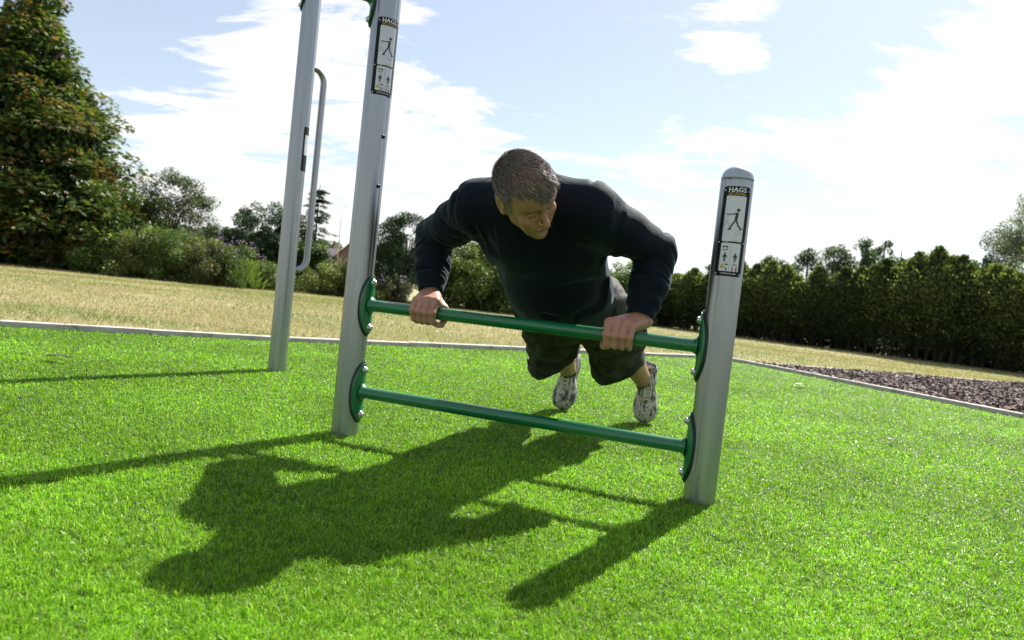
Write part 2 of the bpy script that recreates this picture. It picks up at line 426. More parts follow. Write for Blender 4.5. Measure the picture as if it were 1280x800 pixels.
def mount(x, y, zc, o, root, org):
    """mounting plate with gasket and two bolts as its sub-parts"""
    pl = saddle(x - org[0], y - org[1], zc, o, .098, .86, POST_R + .004, .005, 'mounting_plate', M['green'], root)
    saddle(x - org[0], y - org[1], zc, o, .103, .98, POST_R + .0002, .0039, 'gasket', M['rubber'], pl)
    for s in (-1, 1):
        p = np.array([x - org[0], y - org[1], zc + s * .074]) + nrm(o) * (POST_R + .009)
        bolt_mesh(p, o, .0095).build('bolt', M['steel'], pl)
    return pl
def bar_mesh(a, b, end_a=True, end_b=True):
    a = np.asarray(a, float); b = np.asarray(b, float); d = nrm(b - a); L = np.linalg.norm(b - a); q = MB()
    st = [(0, .010), (.004, .005), (.009, .0015), (.014, 0)]
    pts = []; rad = []
    for t, e in st: pts.append(a + d * t); rad.append(BAR_R + (e if end_a else 0))
    for t in np.linspace(.05, L - .05, 12): pts.append(a + d * t); rad.append(BAR_R)
    for t, e in st[::-1]: pts.append(b - d * t); rad.append(BAR_R + (e if end_b else 0))
    q.tube(pts, rad, 40); return q

# ---- instruction labels
class Label:
    def __init__(s, x, y, zc, az, W, H, root):
        s.x, s.y, s.zc = x, y, zc; s.o = np.array([math.sin(az), -math.cos(az), 0]); s.r = np.array([-s.o[1], s.o[0], 0]); s.W, s.H = W, H
        s.cur = MB(); s.rrect(0, 0, W, H, .008, 1)
        s.base = s.cur.build('instruction_label', M['black'], root)
    def map(s, u, v, lay):
        R = POST_R + .0006 + lay * .00035; a = u / POST_R
        q = (math.cos(a) * s.o + math.sin(a) * s.r) * R
        return (s.x + q[0], s.y + q[1], s.zc + v)
    def new(s): s.cur = MB()
    def end(s, name, mt): return s.cur.build(name, mt, s.base)
    def rrect(s, u, v, w, h, rad, lay):
        n = 20; us = []; 
        for i in range(n + 1):
            uu = -w / 2 + w * i / n; e = max(0, abs(uu) - (w / 2 - rad)); top = h / 2 - (rad - math.sqrt(max(rad * rad - e * e, 0)) if rad > 0 else 0)
            us.append((uu, top))
        vs = []; fs = []
        for uu, t in us: vs += [s.map(u + uu, v - t, lay), s.map(u + uu, v + t, lay)]
        for i in range(n): fs.append((2 * i, 2 * i + 2, 2 * i + 3, 2 * i + 1))
        s.cur.add(vs, fs, True)
    def disc(s, u, v, r, lay, n=14, sy=1):
        vs = [s.map(u + r * math.cos(2 * math.pi * i / n), v + sy * r * math.sin(2 * math.pi * i / n), lay) for i in range(n)]
        s.cur.add(vs, [tuple(range(n))], True)
    def line(s, pts, w, lay):
        for (a, b), (c, d) in zip(pts[:-1], pts[1:]):
            L = math.hypot(c - a, d - b) or 1e-6; nx, ny = -(d - b) / L * w / 2, (c - a) / L * w / 2; k = 3
            vs = []
            for i in range(k + 1):
                t = i / k; x_, y_ = a + (c - a) * t, b + (d - b) * t
                vs += [s.map(x_ - nx, y_ - ny, lay), s.map(x_ + nx, y_ + ny, lay)]
            s.cur.add(vs, [(2 * i, 2 * i + 2, 2 * i + 3, 2 * i + 1) for i in range(k)], True)
    def text(s, body, u, v, size, lay, sx=1.0):
        c = bpy.data.curves.new('lettering', 'FONT'); c.body = body; c.size = size; c.align_x = 'CENTER'; c.align_y = 'CENTER'; c.resolution_u = 2; c.offset = size * .012
        o = bpy.data.objects.new('lettering', c); me = bpy.data.meshes.new_from_object(o)
        vs = [s.map(u + p.co.x * sx, v + p.co.y, lay) for p in me.vertices]; fs = [tuple(p.vertices) for p in me.polygons]
        s.cur.add(vs, fs, False)
        bpy.data.objects.remove(o); bpy.data.curves.remove(c); bpy.data.meshes.remove(me)

def make_label(x, y, zc, az, root):
    W, H = .078, .245
    l = Label(x, y, zc, az, W, H, root)
    l.new(); l.rrect(0, .0345, W - .024, .124, .002, 2); l.rrect(0, -.0705, W - .025, .077, .002, 2); l.end('white_panel', M['panel'])
    # title lettering with slab serifs
    l.new(); l.text('HAGS', 0, .1125, .0175, 2, 1.06)
    for q in (-.0215, -.0145, -.0115, -.0015): l.line([(q - .002, .1064), (q + .002, .1064)], .0009, 3)
    l.end('title_lettering', M['white']); l.new(); l.text('OUTDOOR GYM', 0, -.1155, .0052, 2); l.end('small_lettering', M['white']); l.new()
    l.disc(-.012, -.0245, .0042, 2); l.end('round_emblem', M['white'])
    for a, b in ((-.033, .1115), (.033, .1115), (-.033, -.116), (.033, -.116), (-.0345, -.030), (.0345, -.030)): l.new(); l.disc(a, b, .0019, 3, 8); l.end('screw', M['white'])
    l.new(); l.text('SKI STEPPER', 0, .1010, .0082, 2, 1.05); l.end('subtitle_lettering', M['yellow']); l.new(); l.text('PRESS  UP', .014, -.0245, .0062, 2); l.text('KNEES', -.018, -.0300, .0036, 2); l.end('yellow_lettering', M['yellow']); l.new()
    l.line([(-.024, -.1005), (-.0175, -.0895), (-.011, -.1005), (-.024, -.1005)], .002, 3); l.line([(-.021, -.0995), (-.014, -.0995)], .004, 3); l.line([(-.0195, -.096), (-.0155, -.096)], .003, 3)
    l.end('warning_triangle', M['yellow'])
    # walking figure on the stepper
    l.new()
    l.disc(.008, .058, .0048, 3)
    l.line([(.006, .051), (.004, .032)], .0075, 3); l.line([(.005, .049), (-.009, .046), (-.022, .046)], .0028, 3)
    l.line([(.004, .033), (-.004, .018), (-.011, .006)], .0042, 3); l.line([(.004, .033), (.010, .018), (.020, .007)], .0042, 3)
    l.line([(-.015, .004), (-.005, .006)], .0028, 3); l.line([(.016, .004), (.025, .010)], .0026, 3)
    l.end('pictogram', M['ink'])
    l.new(); l.line([(-.024, .040), (-.014, .042)], .0012, 3)
    l.end('line_drawing', M['grey_ink']); l.new()
    l.line([(-.026, .012), (-.019, .030), (-.011, .014)], .0012, 3)
    l.line([(.004, -.004), (.010, -.008), (.018, -.006), (.022, .002)], .0012, 3); l.line([(.006, -.001), (.014, .001)], .0012, 3)
    l.end('line_drawing', M['grey_ink']); l.new()
    l.line([(-.028, -.0570), (.028, -.0570)], .0008, 3); l.line([(-.028, -.0850), (.028, -.0850)], .0008, 3); l.line([(0, -.034), (0, -.109)], .0008, 3)
    l.end('panel_lines', M['grey_ink'])
    l.new()
    for k_, a in ((-.018, 0), (-.010, 0)): l.rrect(k_, -.0425, .006, .005, .001, 3)
    l.line([(-.021, -.050), (-.013, -.052), (-.007, -.048)], .0022, 3)
    for cx in (-.0135, .0135):
        l.disc(cx, -.0612, .0022, 3, 10); l.rrect(cx, -.0680, .0060, .0095, .002, 3)
        l.line([(cx - .004, -.065), (cx - .0055, -.073)], .0018, 3); l.line([(cx + .004, -.065), (cx + .0055, -.073)], .0018, 3)
        l.line([(cx - .0014, -.072), (cx - .0018, -.083)], .0022, 3); l.line([(cx + .0014, -.072), (cx + .0018, -.083)], .0022, 3)
    l.line([(-.011, -.089), (-.007, -.092), (-.003, -.089)], .003, 3)
    l.line([(-.007, -.098), (-.008, -.106), (-.004, -.105)], .0024, 3)
    l.text('14+', .0135, -.0905, .0088, 3)
    l.disc(.020, -.0965, .0017, 3, 8); l.line([(.020, -.099), (.020, -.108)], .0036, 3)
    l.end('small_pictogram', M['ink'])
    l.new(); l.disc(.009, -.0965, .0017, 3, 8); l.line([(.009, -.099), (.009, -.108)], .0036, 3); l.end('red_figure', M['red'])
    return l.base

# the push-up frame: tall left post, short right post, two green bars
fr = empty('push_up_frame', (PL[0], PL[1], 0), 'silver posts, one tall and one short, joined by two green bars the man leans on', 'exercise frame')
O = PL.copy()
b = post_mesh(0, 0, 2.15, math.radians(-118)); pl_ = b.build('post', M['alu'], fr); tag(pl_, label='tall left post running out of the top of the picture')
cap_mesh(0, 0, 2.15, .05).build('cap', M['cap'], pl_)
d = PR - PL
b = post_mesh(d[0], d[1], .905, math.radians(45)); pr_ = b.build('post', M['alu'], fr); tag(pr_, label='short right post with rounded top')
cap_mesh(d[0], d[1], .905, .040).build('cap', M['cap'], pr_)
for h in (BAR_HI, BAR_LO):
    bar_mesh(BV * (POST_R + .009) + ZV * h, d - BV * (POST_R + .009) + ZV * h).build('bar', M['green'], fr)
    mount(PL[0], PL[1], h, BV, fr, O); mount(PR[0], PR[1], h, -BV, fr, O)
o_l = nrm([-.99, .02, 0])
mount(PL[0], PL[1], 1.435, o_l, fr, O)
bar_mesh(o_l * (POST_R + .009) + ZV * 1.435, nrm([-1, -.45, 0]) * .42 + ZV * 1.435, True, False).build('pull_up_handle', M['green'], fr)
for z in (.985, .825):
    a_ = nrm([.80, -.60, 0]); bolt_mesh(a_ * POST_R * .99 + ZV * z, a_, .0048).build('bolt', M['rubber'], fr)
make_label(0, 0, 1.236, math.radians(31), fr)
make_label(d[0], d[1], .761, math.radians(-11), fr)

# the second tall post with its pull handle
fp = empty('handle_post', (PF[0], PF[1], 0), 'lone tall silver post with a long curved grab handle, farther left on the turf', 'exercise post')
b = post_mesh(0, 0, 2.15, math.radians(-125)); pf_ = b.build('post', M['alu'], fp); cap_mesh(0, 0, 2.15, .05).build('cap', M['cap'], pf_)
hd = nrm([.64, .77, 0]); z0, z1, off = .515, 1.545, .112
pts = []
for a in np.linspace(0, 1, 5): pts.append(hd * (.03 + a * (off - .09)) + ZV * z0 * 1.0 + ZV * a * .004)
rc = .065
for a in np.linspace(0, math.pi / 2, 9): pts.append(hd * (off - rc + rc * math.sin(a)) + ZV * (z0 + rc * (1 - math.cos(a)) + .004))
for z in np.linspace(z0 + rc + .05, z1 - rc - .05, 6): pts.append(hd * off + ZV * z)
for a in np.linspace(math.pi / 2, 0, 9): pts.append(hd * (off - rc + rc * math.sin(a)) + ZV * (z1 - rc * (1 - math.cos(a))))
for a in np.linspace(.8, 0, 4): pts.append(hd * (.03 + a * (off - .09)) + ZV * z1)
q = MB(); q.tube(pts, .0165, 24); q.build('handle', M['alu'], fp)
mount(PF[0], PF[1], 1.905, nrm([-.98, -.15, 0]), fp, PF)
bar_mesh(nrm([-.98, -.15, 0]) * (POST_R + .009) + ZV * 1.905, nrm([-.98, -.15, 0]) * .45 + ZV * 1.905, True, False).build('pull_up_handle', M['green'], fp)
l_ = Label(0, 0, 1.126, math.radians(80), .05, .22, fp); l_.new(); l_.rrect(0, .02, .034, .1, .002, 2); l_.end('white_panel', M['panel'])

# ------------------------------------------------------------------ the man
def camdir(a, b, c): return nrm(a * RIGHT + b * UP - c * FW)
HF = camdir(.566, -.566, .60); HE = camdir(.82, .45, -.35); HE = nrm(HE - HF * (HE @ HF)); HU = np.cross(HF, HE)
_a = math.radians(8); HF, HU = HF * math.cos(_a) - HU * math.sin(_a), HU * math.cos(_a) + HF * math.sin(_a)
_a = math.radians(4); HE, HU = HE * math.cos(_a) + HU * math.sin(_a), HU * math.cos(_a) - HE * math.sin(_a)   # where the face points
HS = .90
HO = np.array([.044, 1.850, .757])                 # midpoint between the eyes
HM = np.stack([HE, HU, HF])                        # rows: local axes
def hw(x, y, z): return HO + x * HE + y * HU + z * HF
def hr(x, y, z): return HO + HS * (x * HE + y * HU + z * HF)

RS = np.array([-.140, 2.13, .773]); RE = np.array([-.292, 2.365, .688]); 
LS = np.array([.190, 2.01, .781]); LE = np.array([.422, 2.15, .700])
RHC = PL + BV * (.223 * 1.1504) + ZV * BAR_HI; LHC = PL + BV * (.762 * 1.1504) + ZV * BAR_HI
RW = RHC + NV * -.050 - BV * .020 + ZV * .064
LW = LHC + NV * -.046 + BV * .044 + ZV * .060
HIPM = np.array([.190, 2.48, .530]); LAT = nrm(LS - RS); TA = nrm(HIPM - (RS + LS) / 2); TN = np.cross(LAT, TA); TN = nrm(TN)
if TN[2] > 0: TN = -TN                              # chest side, down and forwards
LAT = nrm(np.cross(TA, TN)); LAT = LAT if LAT[0] > 0 else -LAT
TR = np.stack([LAT, TA, TN])
SM = (RS + LS) / 2
def tw(a, b, c): return SM + a * LAT + b * TA + c * TN
RHIP = HIPM - LAT * .095; LHIP = HIPM + LAT * .095
RK = np.array([.212, 2.88, .312]); LK = np.array([.468, 2.80, .332])
RA = np.array([.292, 3.265, .185]); LA = np.array([.636, 3.165, .180])

def arm_hand(S, s, c, wrist):
    """gripping hand; s=+1: index finger on the picture's right"""
    P = lambda b_, n_, z_: c + BV * (b_ * s) + NV * n_ + ZV * z_
    palm = Sdf()
    offs = (-.0345, -.0118, .0112, .0345); lens = (.86, .97, 1.0, .95); rr = (.0104, .0114, .0117, .0118)
    mcp = []
    for i, (o, L, r) in enumerate(zip(offs, lens, rr)):
        mz = (.034, .0385, .040, .038)[i]; mcp.append(P(o * 1.02, .0185 + .002 * L, mz))
    wl_ = s * 1.0
    for i in range(4):
        wp = wrist + BV * s * (-.018 + .012 * i) + ZV * -.004
        palm.cap(wp, mcp[i], .0165, .0120, .016)
        palm.ell(mcp[i] + ZV * .0015 + NV * .001, (.0118, .0118, .0118), .006)
    palm.cap(P(-.030, .006, .0285), P(.030, .004, .0300), .0095, .0105, .012)                 # palm on the bar
    palm.cap(wrist + BV * s * -.020 - ZV * .012, P(-.034, -.006, .027), .017, .011, .014)     # heel of the hand
    S.group(palm, .012)
    for i, (o, L, r) in enumerate(zip(offs, lens, rr)):
        f_ = Sdf()
        o1 = o * .98
        pip = P(o1, .0415 * (.95 + .05 * L), .0065 - .004 * L); dip = P(o1 * .96, .0300, -.0265 * L); tip = P(o1 * .92, .0060, -.0320)
        f_.chain([mcp[i], pip], [r * 1.08, r * .97], .002)
        f_.chain([pip, dip], [r * .97, r * .88], .003); f_.chain([dip, tip], [r * .88, r * .78], .004)
        f_.ell(pip + NV * .001, (r * 1.06,) * 3, .003)
        S.group(f_, .0035)
    th = Sdf()
    t0 = wrist + BV * s * .022 + NV * .010 - ZV * .014; t1 = P(.044, -.026, .018); t2 = P(.052, -.0295, -.012); t3 = P(.048, -.010, -.0335); t4 = P(.044, .004, -.0375)
    th.chain([t0, t1], [.018, .0135], .004); th.chain([t1, t2], [.0130, .0108], .004); th.chain([t2, t3], [.0108, .0098], .004); th.chain([t3, t4], [.0098, .0078], .004)
    S.group(th, .010)
    web = Sdf(); web.cap(mcp[3] - NV * .012 - ZV * .004, t1, .0095, .0100, .010); S.group(web, .012)

body = Sdf()
# skull and face
Rh = HM
def HEL(x, y, z, ax, k=.01, mode='u'): body_h.ell(hw(x, y, z), ax, k, mode, Rh)
body_h = Sdf()
HEL(0, .037, -.088, (.0765, .091, .099))
HEL(0, .052, -.045, (.062, .066, .062), .03)
HEL(0, -.018, -.050, (.060, .080, .060), .03)
for s in (-1, 1):
    body_h.chain([hw(s * .055, -.026, -.082), hw(s * .044, -.062, -.066), hw(s * .022, -.096, -.026), hw(0, -.105, -.008)], [.015, .014, .0135, .015], .022)
    HEL(s * .041, -.030, -.014, (.022, .020, .018), .018)
    HEL(s * .032, -.062, -.018, (.021, .026, .019), .02)
    body_h.chain([hw(s * .050, .013, -.022), hw(s * .030, .0205, -.003), hw(s * .010, .016, .003)], [.0065, .0085, .0075], .012)
HEL(0, -.108, -.008, (.020, .014, .015), .015)
HEL(0, -.070, -.006, (.030, .028, .020), .02)
HEL(0, .045, -.010, (.050, .035, .018), .03)
# eye sockets, eyeballs under lids
for s in (-1, 1):
    HEL(s * .032, -.001, .0120, (.0185, .0120, .0135), .012, 's')
    HEL(s * .0165, .001, .0165, (.0070, .011, .0100), .008, 's')
    HEL(s * .0315, -.0035, -.0085, (.0150, .0120, .0130), .004)
    HEL(s * .0315, -.0085, -.0075, (.0150, .0080, .0128), .002)
    body_h.chain([hw(s * .0205, -.0085, .0052), hw(s * .0315, -.0108, .0068), hw(s * .0430, -.0080, .0000)], [.0011, .0014, .0010], .0012, 's')
    body_h.chain([hw(s * .0200, .0035, .0040), hw(s * .0310, .0070, .0050), hw(s * .0440, .0035, -.0020)], [.0012, .0014, .0010], .002, 's')
# nose
body_h.chain([hw(0, .008, .004), hw(0, -.018, .0160), hw(0, -.040, .0285)], [.0068, .0082, .0100], .010)
HEL(0, -.0435, .0295, (.0108, .0092, .0092), .006)
for s in (-1, 1):
    HEL(s * .0125, -.0455, .0125, (.0068, .0078, .0098), .006)
    HEL(s * .0065, -.0535, .0170, (.0034, .0030, .0052), .003, 's')
    body_h.chain([hw(s * .0195, -.044, .0100), hw(s * .028, -.062, .0080), hw(s * .031, -.074, .0020)], [.0016, .0018, .0012], .006, 's')
# mouth
HEL(0, -.0680, .0110, (.0215, .0052, .0075), .006)
HEL(0, -.0765, .0105, (.0185, .0055, .0075), .006)
body_h.chain([hw(-.0235, -.0735, .0075), hw(-.010, -.0718, .0165), hw(0, -.0724, .0185), hw(.010, -.0718, .0165), hw(.0235, -.0735, .0075)], [.0010, .0012, .0013, .0012, .0010], .003, 's')
HEL(0, -.0875, .0130, (.020, .0048, .0060), .008, 's')
# ears
for s in (-1, 1):
    ear = Sdf(); A = nrm(HF * .25 + HE * s * .97); Bx = nrm(HU * .97 - HF * .22); Cx = np.cross(A, Bx); RR_ = np.stack([A, Bx, Cx])
    ear.ell(hw(s * .0795, -.008, -.094), (.0062, .031, .0175), .004, 'u', RR_)
    ear.ell(hw(s * .0765, -.033, -.086), (.0060, .011, .0090), .008, 'u', RR_)
    ear.ell(hw(s * .0860, -.006, -.091), (.0062, .020, .0105), .004, 's', RR_)
    ear.ell(hw(s * .0800, -.012, -.082), (.0055, .0075, .0045), .004, 'u', RR_)
    body_h.group(ear, .006)
NB = (RS + LS) / 2 + np.array([-.012, -.005, .035])
body_h.chain([hw(0, -.020, -.112), hw(0, -.070, -.145), HO + (NB - HO) / HS], [.054, .050, .066], .025)
body_h.chain([hw(0, -.090, -.045), hw(0, -.095, -.090)], [.018, .030], .025)
def head_fn(X, Y, Z): return HS * body_h.ev(HO[0] + (X - HO[0]) / HS, HO[1] + (Y - HO[1]) / HS, HO[2] + (Z - HO[2]) / HS)
body.add(head_fn, HO + (body_h.lo - HO) * HS, HO + (body_h.hi - HO) * HS, .02)
# trunk, arms, legs under the clothes, continuous
body.ell(tw(0, .13, .0), (.155, .20, .095), .03, 'u', TR); body.ell(tw(0, .36, .015), (.145, .19, .105), .04, 'u', TR)
body.cap(NB, RS + LAT * .03, .05, .045, .04); body.cap(NB, LS - LAT * .03, .05, .045, .04)
for S_, E_, W_ in ((RS, RE, RW), (LS, LE, LW)):
    body.chain([S_, E_], [.048, .037], .02); body.chain([E_, E_ * .6 + W_ * .4, W_], [.037, .036, .0245], .012)
arm_hand(body, 1, RHC, RW); arm_hand(body, -1, LHC, LW)
for Hp, Kn, An, dn in ((RHIP, RK, RA, nrm([.02, -.2, -1])), (LHIP, LK, LA, nrm([.02, -.2, -1]))):
    body.chain([Hp, Kn], [.078, .052], .03)
    calf = Kn * .68 + An * .32 + np.array([0, .012, .012])
    body.chain([Kn, calf, An], [.050, .050, .034], .02)
    body.cap(Kn * .8 + An * .2, An, .034, .033, .015)
    body.cap(An, An + dn * .06, .033, .034, .015)
BV_, BQ = body.mesh(.0026)
BV_ = relax(BV_, BQ, 1, .35)
PO = np.array([.46, 3.24, 0])                      # where the man stands: between his toes
# skin colour from position
hl = (BV_ - HO) @ HM.T / HS; x, y, z = hl.T
ishead = (np.abs(x) < .11) & (y > -.15) & (y < .16) & (z > -.22) & (z < .06)
base = np.array([.40, .205, .140]); col = np.tile(base, (len(BV_), 1))
def mixc(mask, c):
    global col
    mask = np.clip(mask, 0, 1)[:, None] * 1.0; col = col * (1 - mask) + np.array(c) * mask
n_ = vnoise(BV_[:, 0] * 60, BV_[:, 1] * 60, BV_[:, 2] * 60); n2 = vnoise(BV_[:, 0] * 300, BV_[:, 1] * 300, BV_[:, 2] * 300)
col *= (.86 + .28 * n_)[:, None]; mixc((n2 - .62) * 2.2 * .5, (.30, .13, .085))
g = lambda cx, cy, cz, sx, sy, sz: np.exp(-(((x - cx) / sx) ** 2 + ((y - cy) / sy) ** 2 + ((z - cz) / sz) ** 2)) * ishead
mixc(.45 * g(0, -.045, .025, .018, .016, .02), (.46, .16, .12)); mixc(.35 * (g(-.045, -.035, 0, .022, .02, .03) + g(.045, -.035, 0, .022, .02, .03)), (.44, .17, .125))
mixc(1.1 * np.exp(-((x / .021) ** 4 + ((y + .0725) / .0068) ** 4)) * (z > -.004) * ishead, (.30, .115, .095))
mixc(.6 * np.exp(-((x / .024) ** 4 + ((y + .0725) / .0014) ** 2)) * (z > -.004) * ishead, (.09, .03, .025))
beard = np.clip((-.048 - y) / .02, 0, 1) * ishead * (z > -.10); mixc(.16 * beard * (.5 + n2), (.16, .13, .12))
for s in (-1, 1):
    brow = np.exp(-(((x * s - .032) / .0205) ** 4 + ((y - (.0215 - .25 * np.maximum(x * s - .034, 0) )) / .0048) ** 2)) * (z > -.035) * ishead
    mixc(1.15 * brow * (.55 + .8 * n2), (.075, .05, .04))
    lash = np.exp(-(((x * s - .0315) / .0125) ** 4 + ((y - (-.0103 + 11 * (x * s - .0315) ** 2)) / .0021) ** 2)) * (z > -.02) * ishead
    mixc(1.0 * lash, (.02, .013, .01))
    mixc(.25 * g(s * .032, -.015, 0, .016, .008, .02), (.28, .11, .09))
# scalp under the short hair
def hairmask(x, y, z):
    fr_ = .066 - .020 * np.exp(-(x / .018) ** 2) + .010 * np.exp(-((np.abs(x) - .040) / .014) ** 2)      # front hairline, higher at the temples
    top = y > fr_ - np.clip((-.005 - z) * .0, 0, 1)
    side = (z < -.048 - .010 * np.clip(y / .05, 0, 1)) & (y > .0) ; sb = (z < -.050 + .25 * np.minimum(y, 0)) & (z > -.086) & (y > -.026)
    back = (z < -.100) & (y > -.062)
    ear_ = (np.abs(x) > .0765) & (y < .020) & (y > -.050)
    return (top | side | sb | back) & ~ear_ & (y > -.07) & (np.abs(x) < .10) & (z < .03)
hm = hairmask(x, y + .012 * (n_ - .5) + .008 * (n2 - .5), z + .014 * (n_ - .5) + .008 * (n2 - .5)) & ishead & (np.linalg.norm(hl - np.array([0, .02, -.085]), axis=1) > .07)
crown = np.clip((y - .05) / .06, 0, 1) * np.clip((z + .11) / .07, 0, 1)
mixc(hm * (.72 - .5 * crown), (.10, .078, .068))
nail = np.zeros(len(BV_))
knk = np.zeros(len(BV_))
for c, s in ((RHC, 1), (LHC, -1)):
    q = BV_ - c; b_ = q @ BV * s; nn = q @ NV; zz = q[:, 2]; near = (np.linalg.norm(q, axis=1) < .1)
    for o in (-.0345, -.0118, .0112, .0345):
        knk += near * np.exp(-((b_ - o) / .008) ** 2 - ((nn - .045) / .014) ** 2 - ((zz - .004) / .010) ** 2) + near * np.exp(-((b_ - o) / .009) ** 2 - ((nn - .02) / .02) ** 2 - ((zz - .046) / .010) ** 2)
mixc(.35 * knk, (.44, .17, .12))
sk = M['skin'] = mat('skin', (.4, .2, .14), .48, 0, Subsurface_Weight=.12, Subsurface_Scale=.012)
bsdf(sk).inputs['Subsurface Radius'].default_value = (1, .35, .2); bsdf(sk).inputs['Specular IOR Level'].default_value = .45
a = nd(sk, 'ShaderNodeAttribute'); a.attribute_name = 'col'; lk(sk, a.outputs['Color'], bsdf(sk).inputs['Base Color'])
c = noise(sk, 420, 3, .6); bump(sk, c, .22, .0012)
me = npmesh('person', BV_ - PO, BQ, True, col)
man = link('person', me, M['skin'], None, PO)
tag(man, 'man in dark sweatshirt and camouflage shorts doing a press-up on the green bar', 'person')
def child(name, V, Q, mt, parent=None, smooth=True, col=None):
    return link(name, npmesh(name, V - PO, Q, smooth, col), mt, parent or man)

# hair: short strands rooted in the scalp
fi = BQ[hm[BQ].all(1)]
P4 = BV_[fi]; fn = np.cross(P4[:, 2] - P4[:, 0], P4[:, 3] - P4[:, 1]); ar = np.linalg.norm(fn, axis=1); fn /= ar[:, None] + 1e-12
keep = ((P4.mean(1) - hr(0, .02, -.085)) * fn).sum(1) > 0.02; P4, fn, ar = P4[keep], fn[keep], ar[keep]
N = 52000; idx = RNG.choice(len(P4), N, p=ar / ar.sum()); u, v = RNG.random((2, N, 1))
root = P4[idx, 0] * (1 - u) * (1 - v) + P4[idx, 1] * u * (1 - v) + P4[idx, 2] * u * v + P4[idx, 3] * (1 - u) * v; nr = fn[idx]
rl = (root - HO) @ HM.T / HS
cr = np.clip((rl[:, 1] - .045) / .05, 0, 1) * np.clip((rl[:, 2] + .13) / .07, 0, 1)
thin = RNG.random(N) > .68 * cr; root, nr, rl, cr = root[thin], nr[thin], rl[thin], cr[thin]; N = len(root)
flow = HF * .9 - HU * .25 + HE * .15; sw = vnoise(root[:, 0] * 45, root[:, 1] * 45, root[:, 2] * 45)[:, None] - .5
side_ = np.clip((.05 - rl[:, 1]) / .05, 0, 1)[:, None]
fl = flow * (1 - side_) + (-HU * .8 - HF * .35) * side_ + HE * sw * 1.4 + HU * sw * .6; fl = fl - nr * (fl * nr).sum(1, keepdims=True)
fl /= np.linalg.norm(fl, axis=1, keepdims=True) + 1e-9
up_ = .16 + .30 * RNG.random((N, 1)) + .25 * (1 - side_)
dr = fl + nr * up_ + RNG.normal(0, .22, (N, 3)); dr /= np.linalg.norm(dr, axis=1, keepdims=True)
ln = (.0085 + .0095 * RNG.random((N, 1))) * (1 - .45 * side_) * (1 + .25 * cr[:, None]); sd = np.cross(dr, RNG.normal(size=(N, 3))); sd /= np.linalg.norm(sd, axis=1, keepdims=True)
wd = .00027
mid = root + dr * ln * .55 + nr * .0006; tipp = root + dr * ln - nr * ln * .12 + fl * ln * .15
V = np.stack([root - nr * .001 - sd * wd, root - nr * .001 + sd * wd, mid + sd * wd * .8, mid - sd * wd * .8, tipp + sd * wd * .25, tipp - sd * wd * .25], 1).reshape(-1, 3)
Fq = (np.arange(N)[:, None, None] * 6 + np.array([[0, 1, 2, 3], [3, 2, 4, 5]])).reshape(-1, 4)
gr = RNG.random(N); hc = np.where((gr < .36 + .45 * side_[:, 0])[:, None], np.array([.42, .38, .34]), np.array([.075, .048, .036])) * (.7 + .6 * RNG.random((N, 1)))
hairm = mat('hair', (.1, .07, .05), .42); a = nd(hairm, 'ShaderNodeAttribute'); a.attribute_name = 'col'; lk(hairm, a.outputs['Color'], bsdf(hairm).inputs['Base Color']); bsdf(hairm).inputs['Specular IOR Level'].default_value = .6
child('hair', V, Fq, hairm, col=np.repeat(hc, 6, 0), smooth=False)
# eyes: glint behind the lowered lids
eyem = mat('eye', (.25, .22, .20), .15)
for s in (-1, 1):
    e = Sdf(); e.ell(hr(s * .0315, -.0075, -.0085), (.0118, .0102, .0113), .001, 'u', Rh); V, Q = e.mesh(.0015); child('eye', V, Q, eyem)

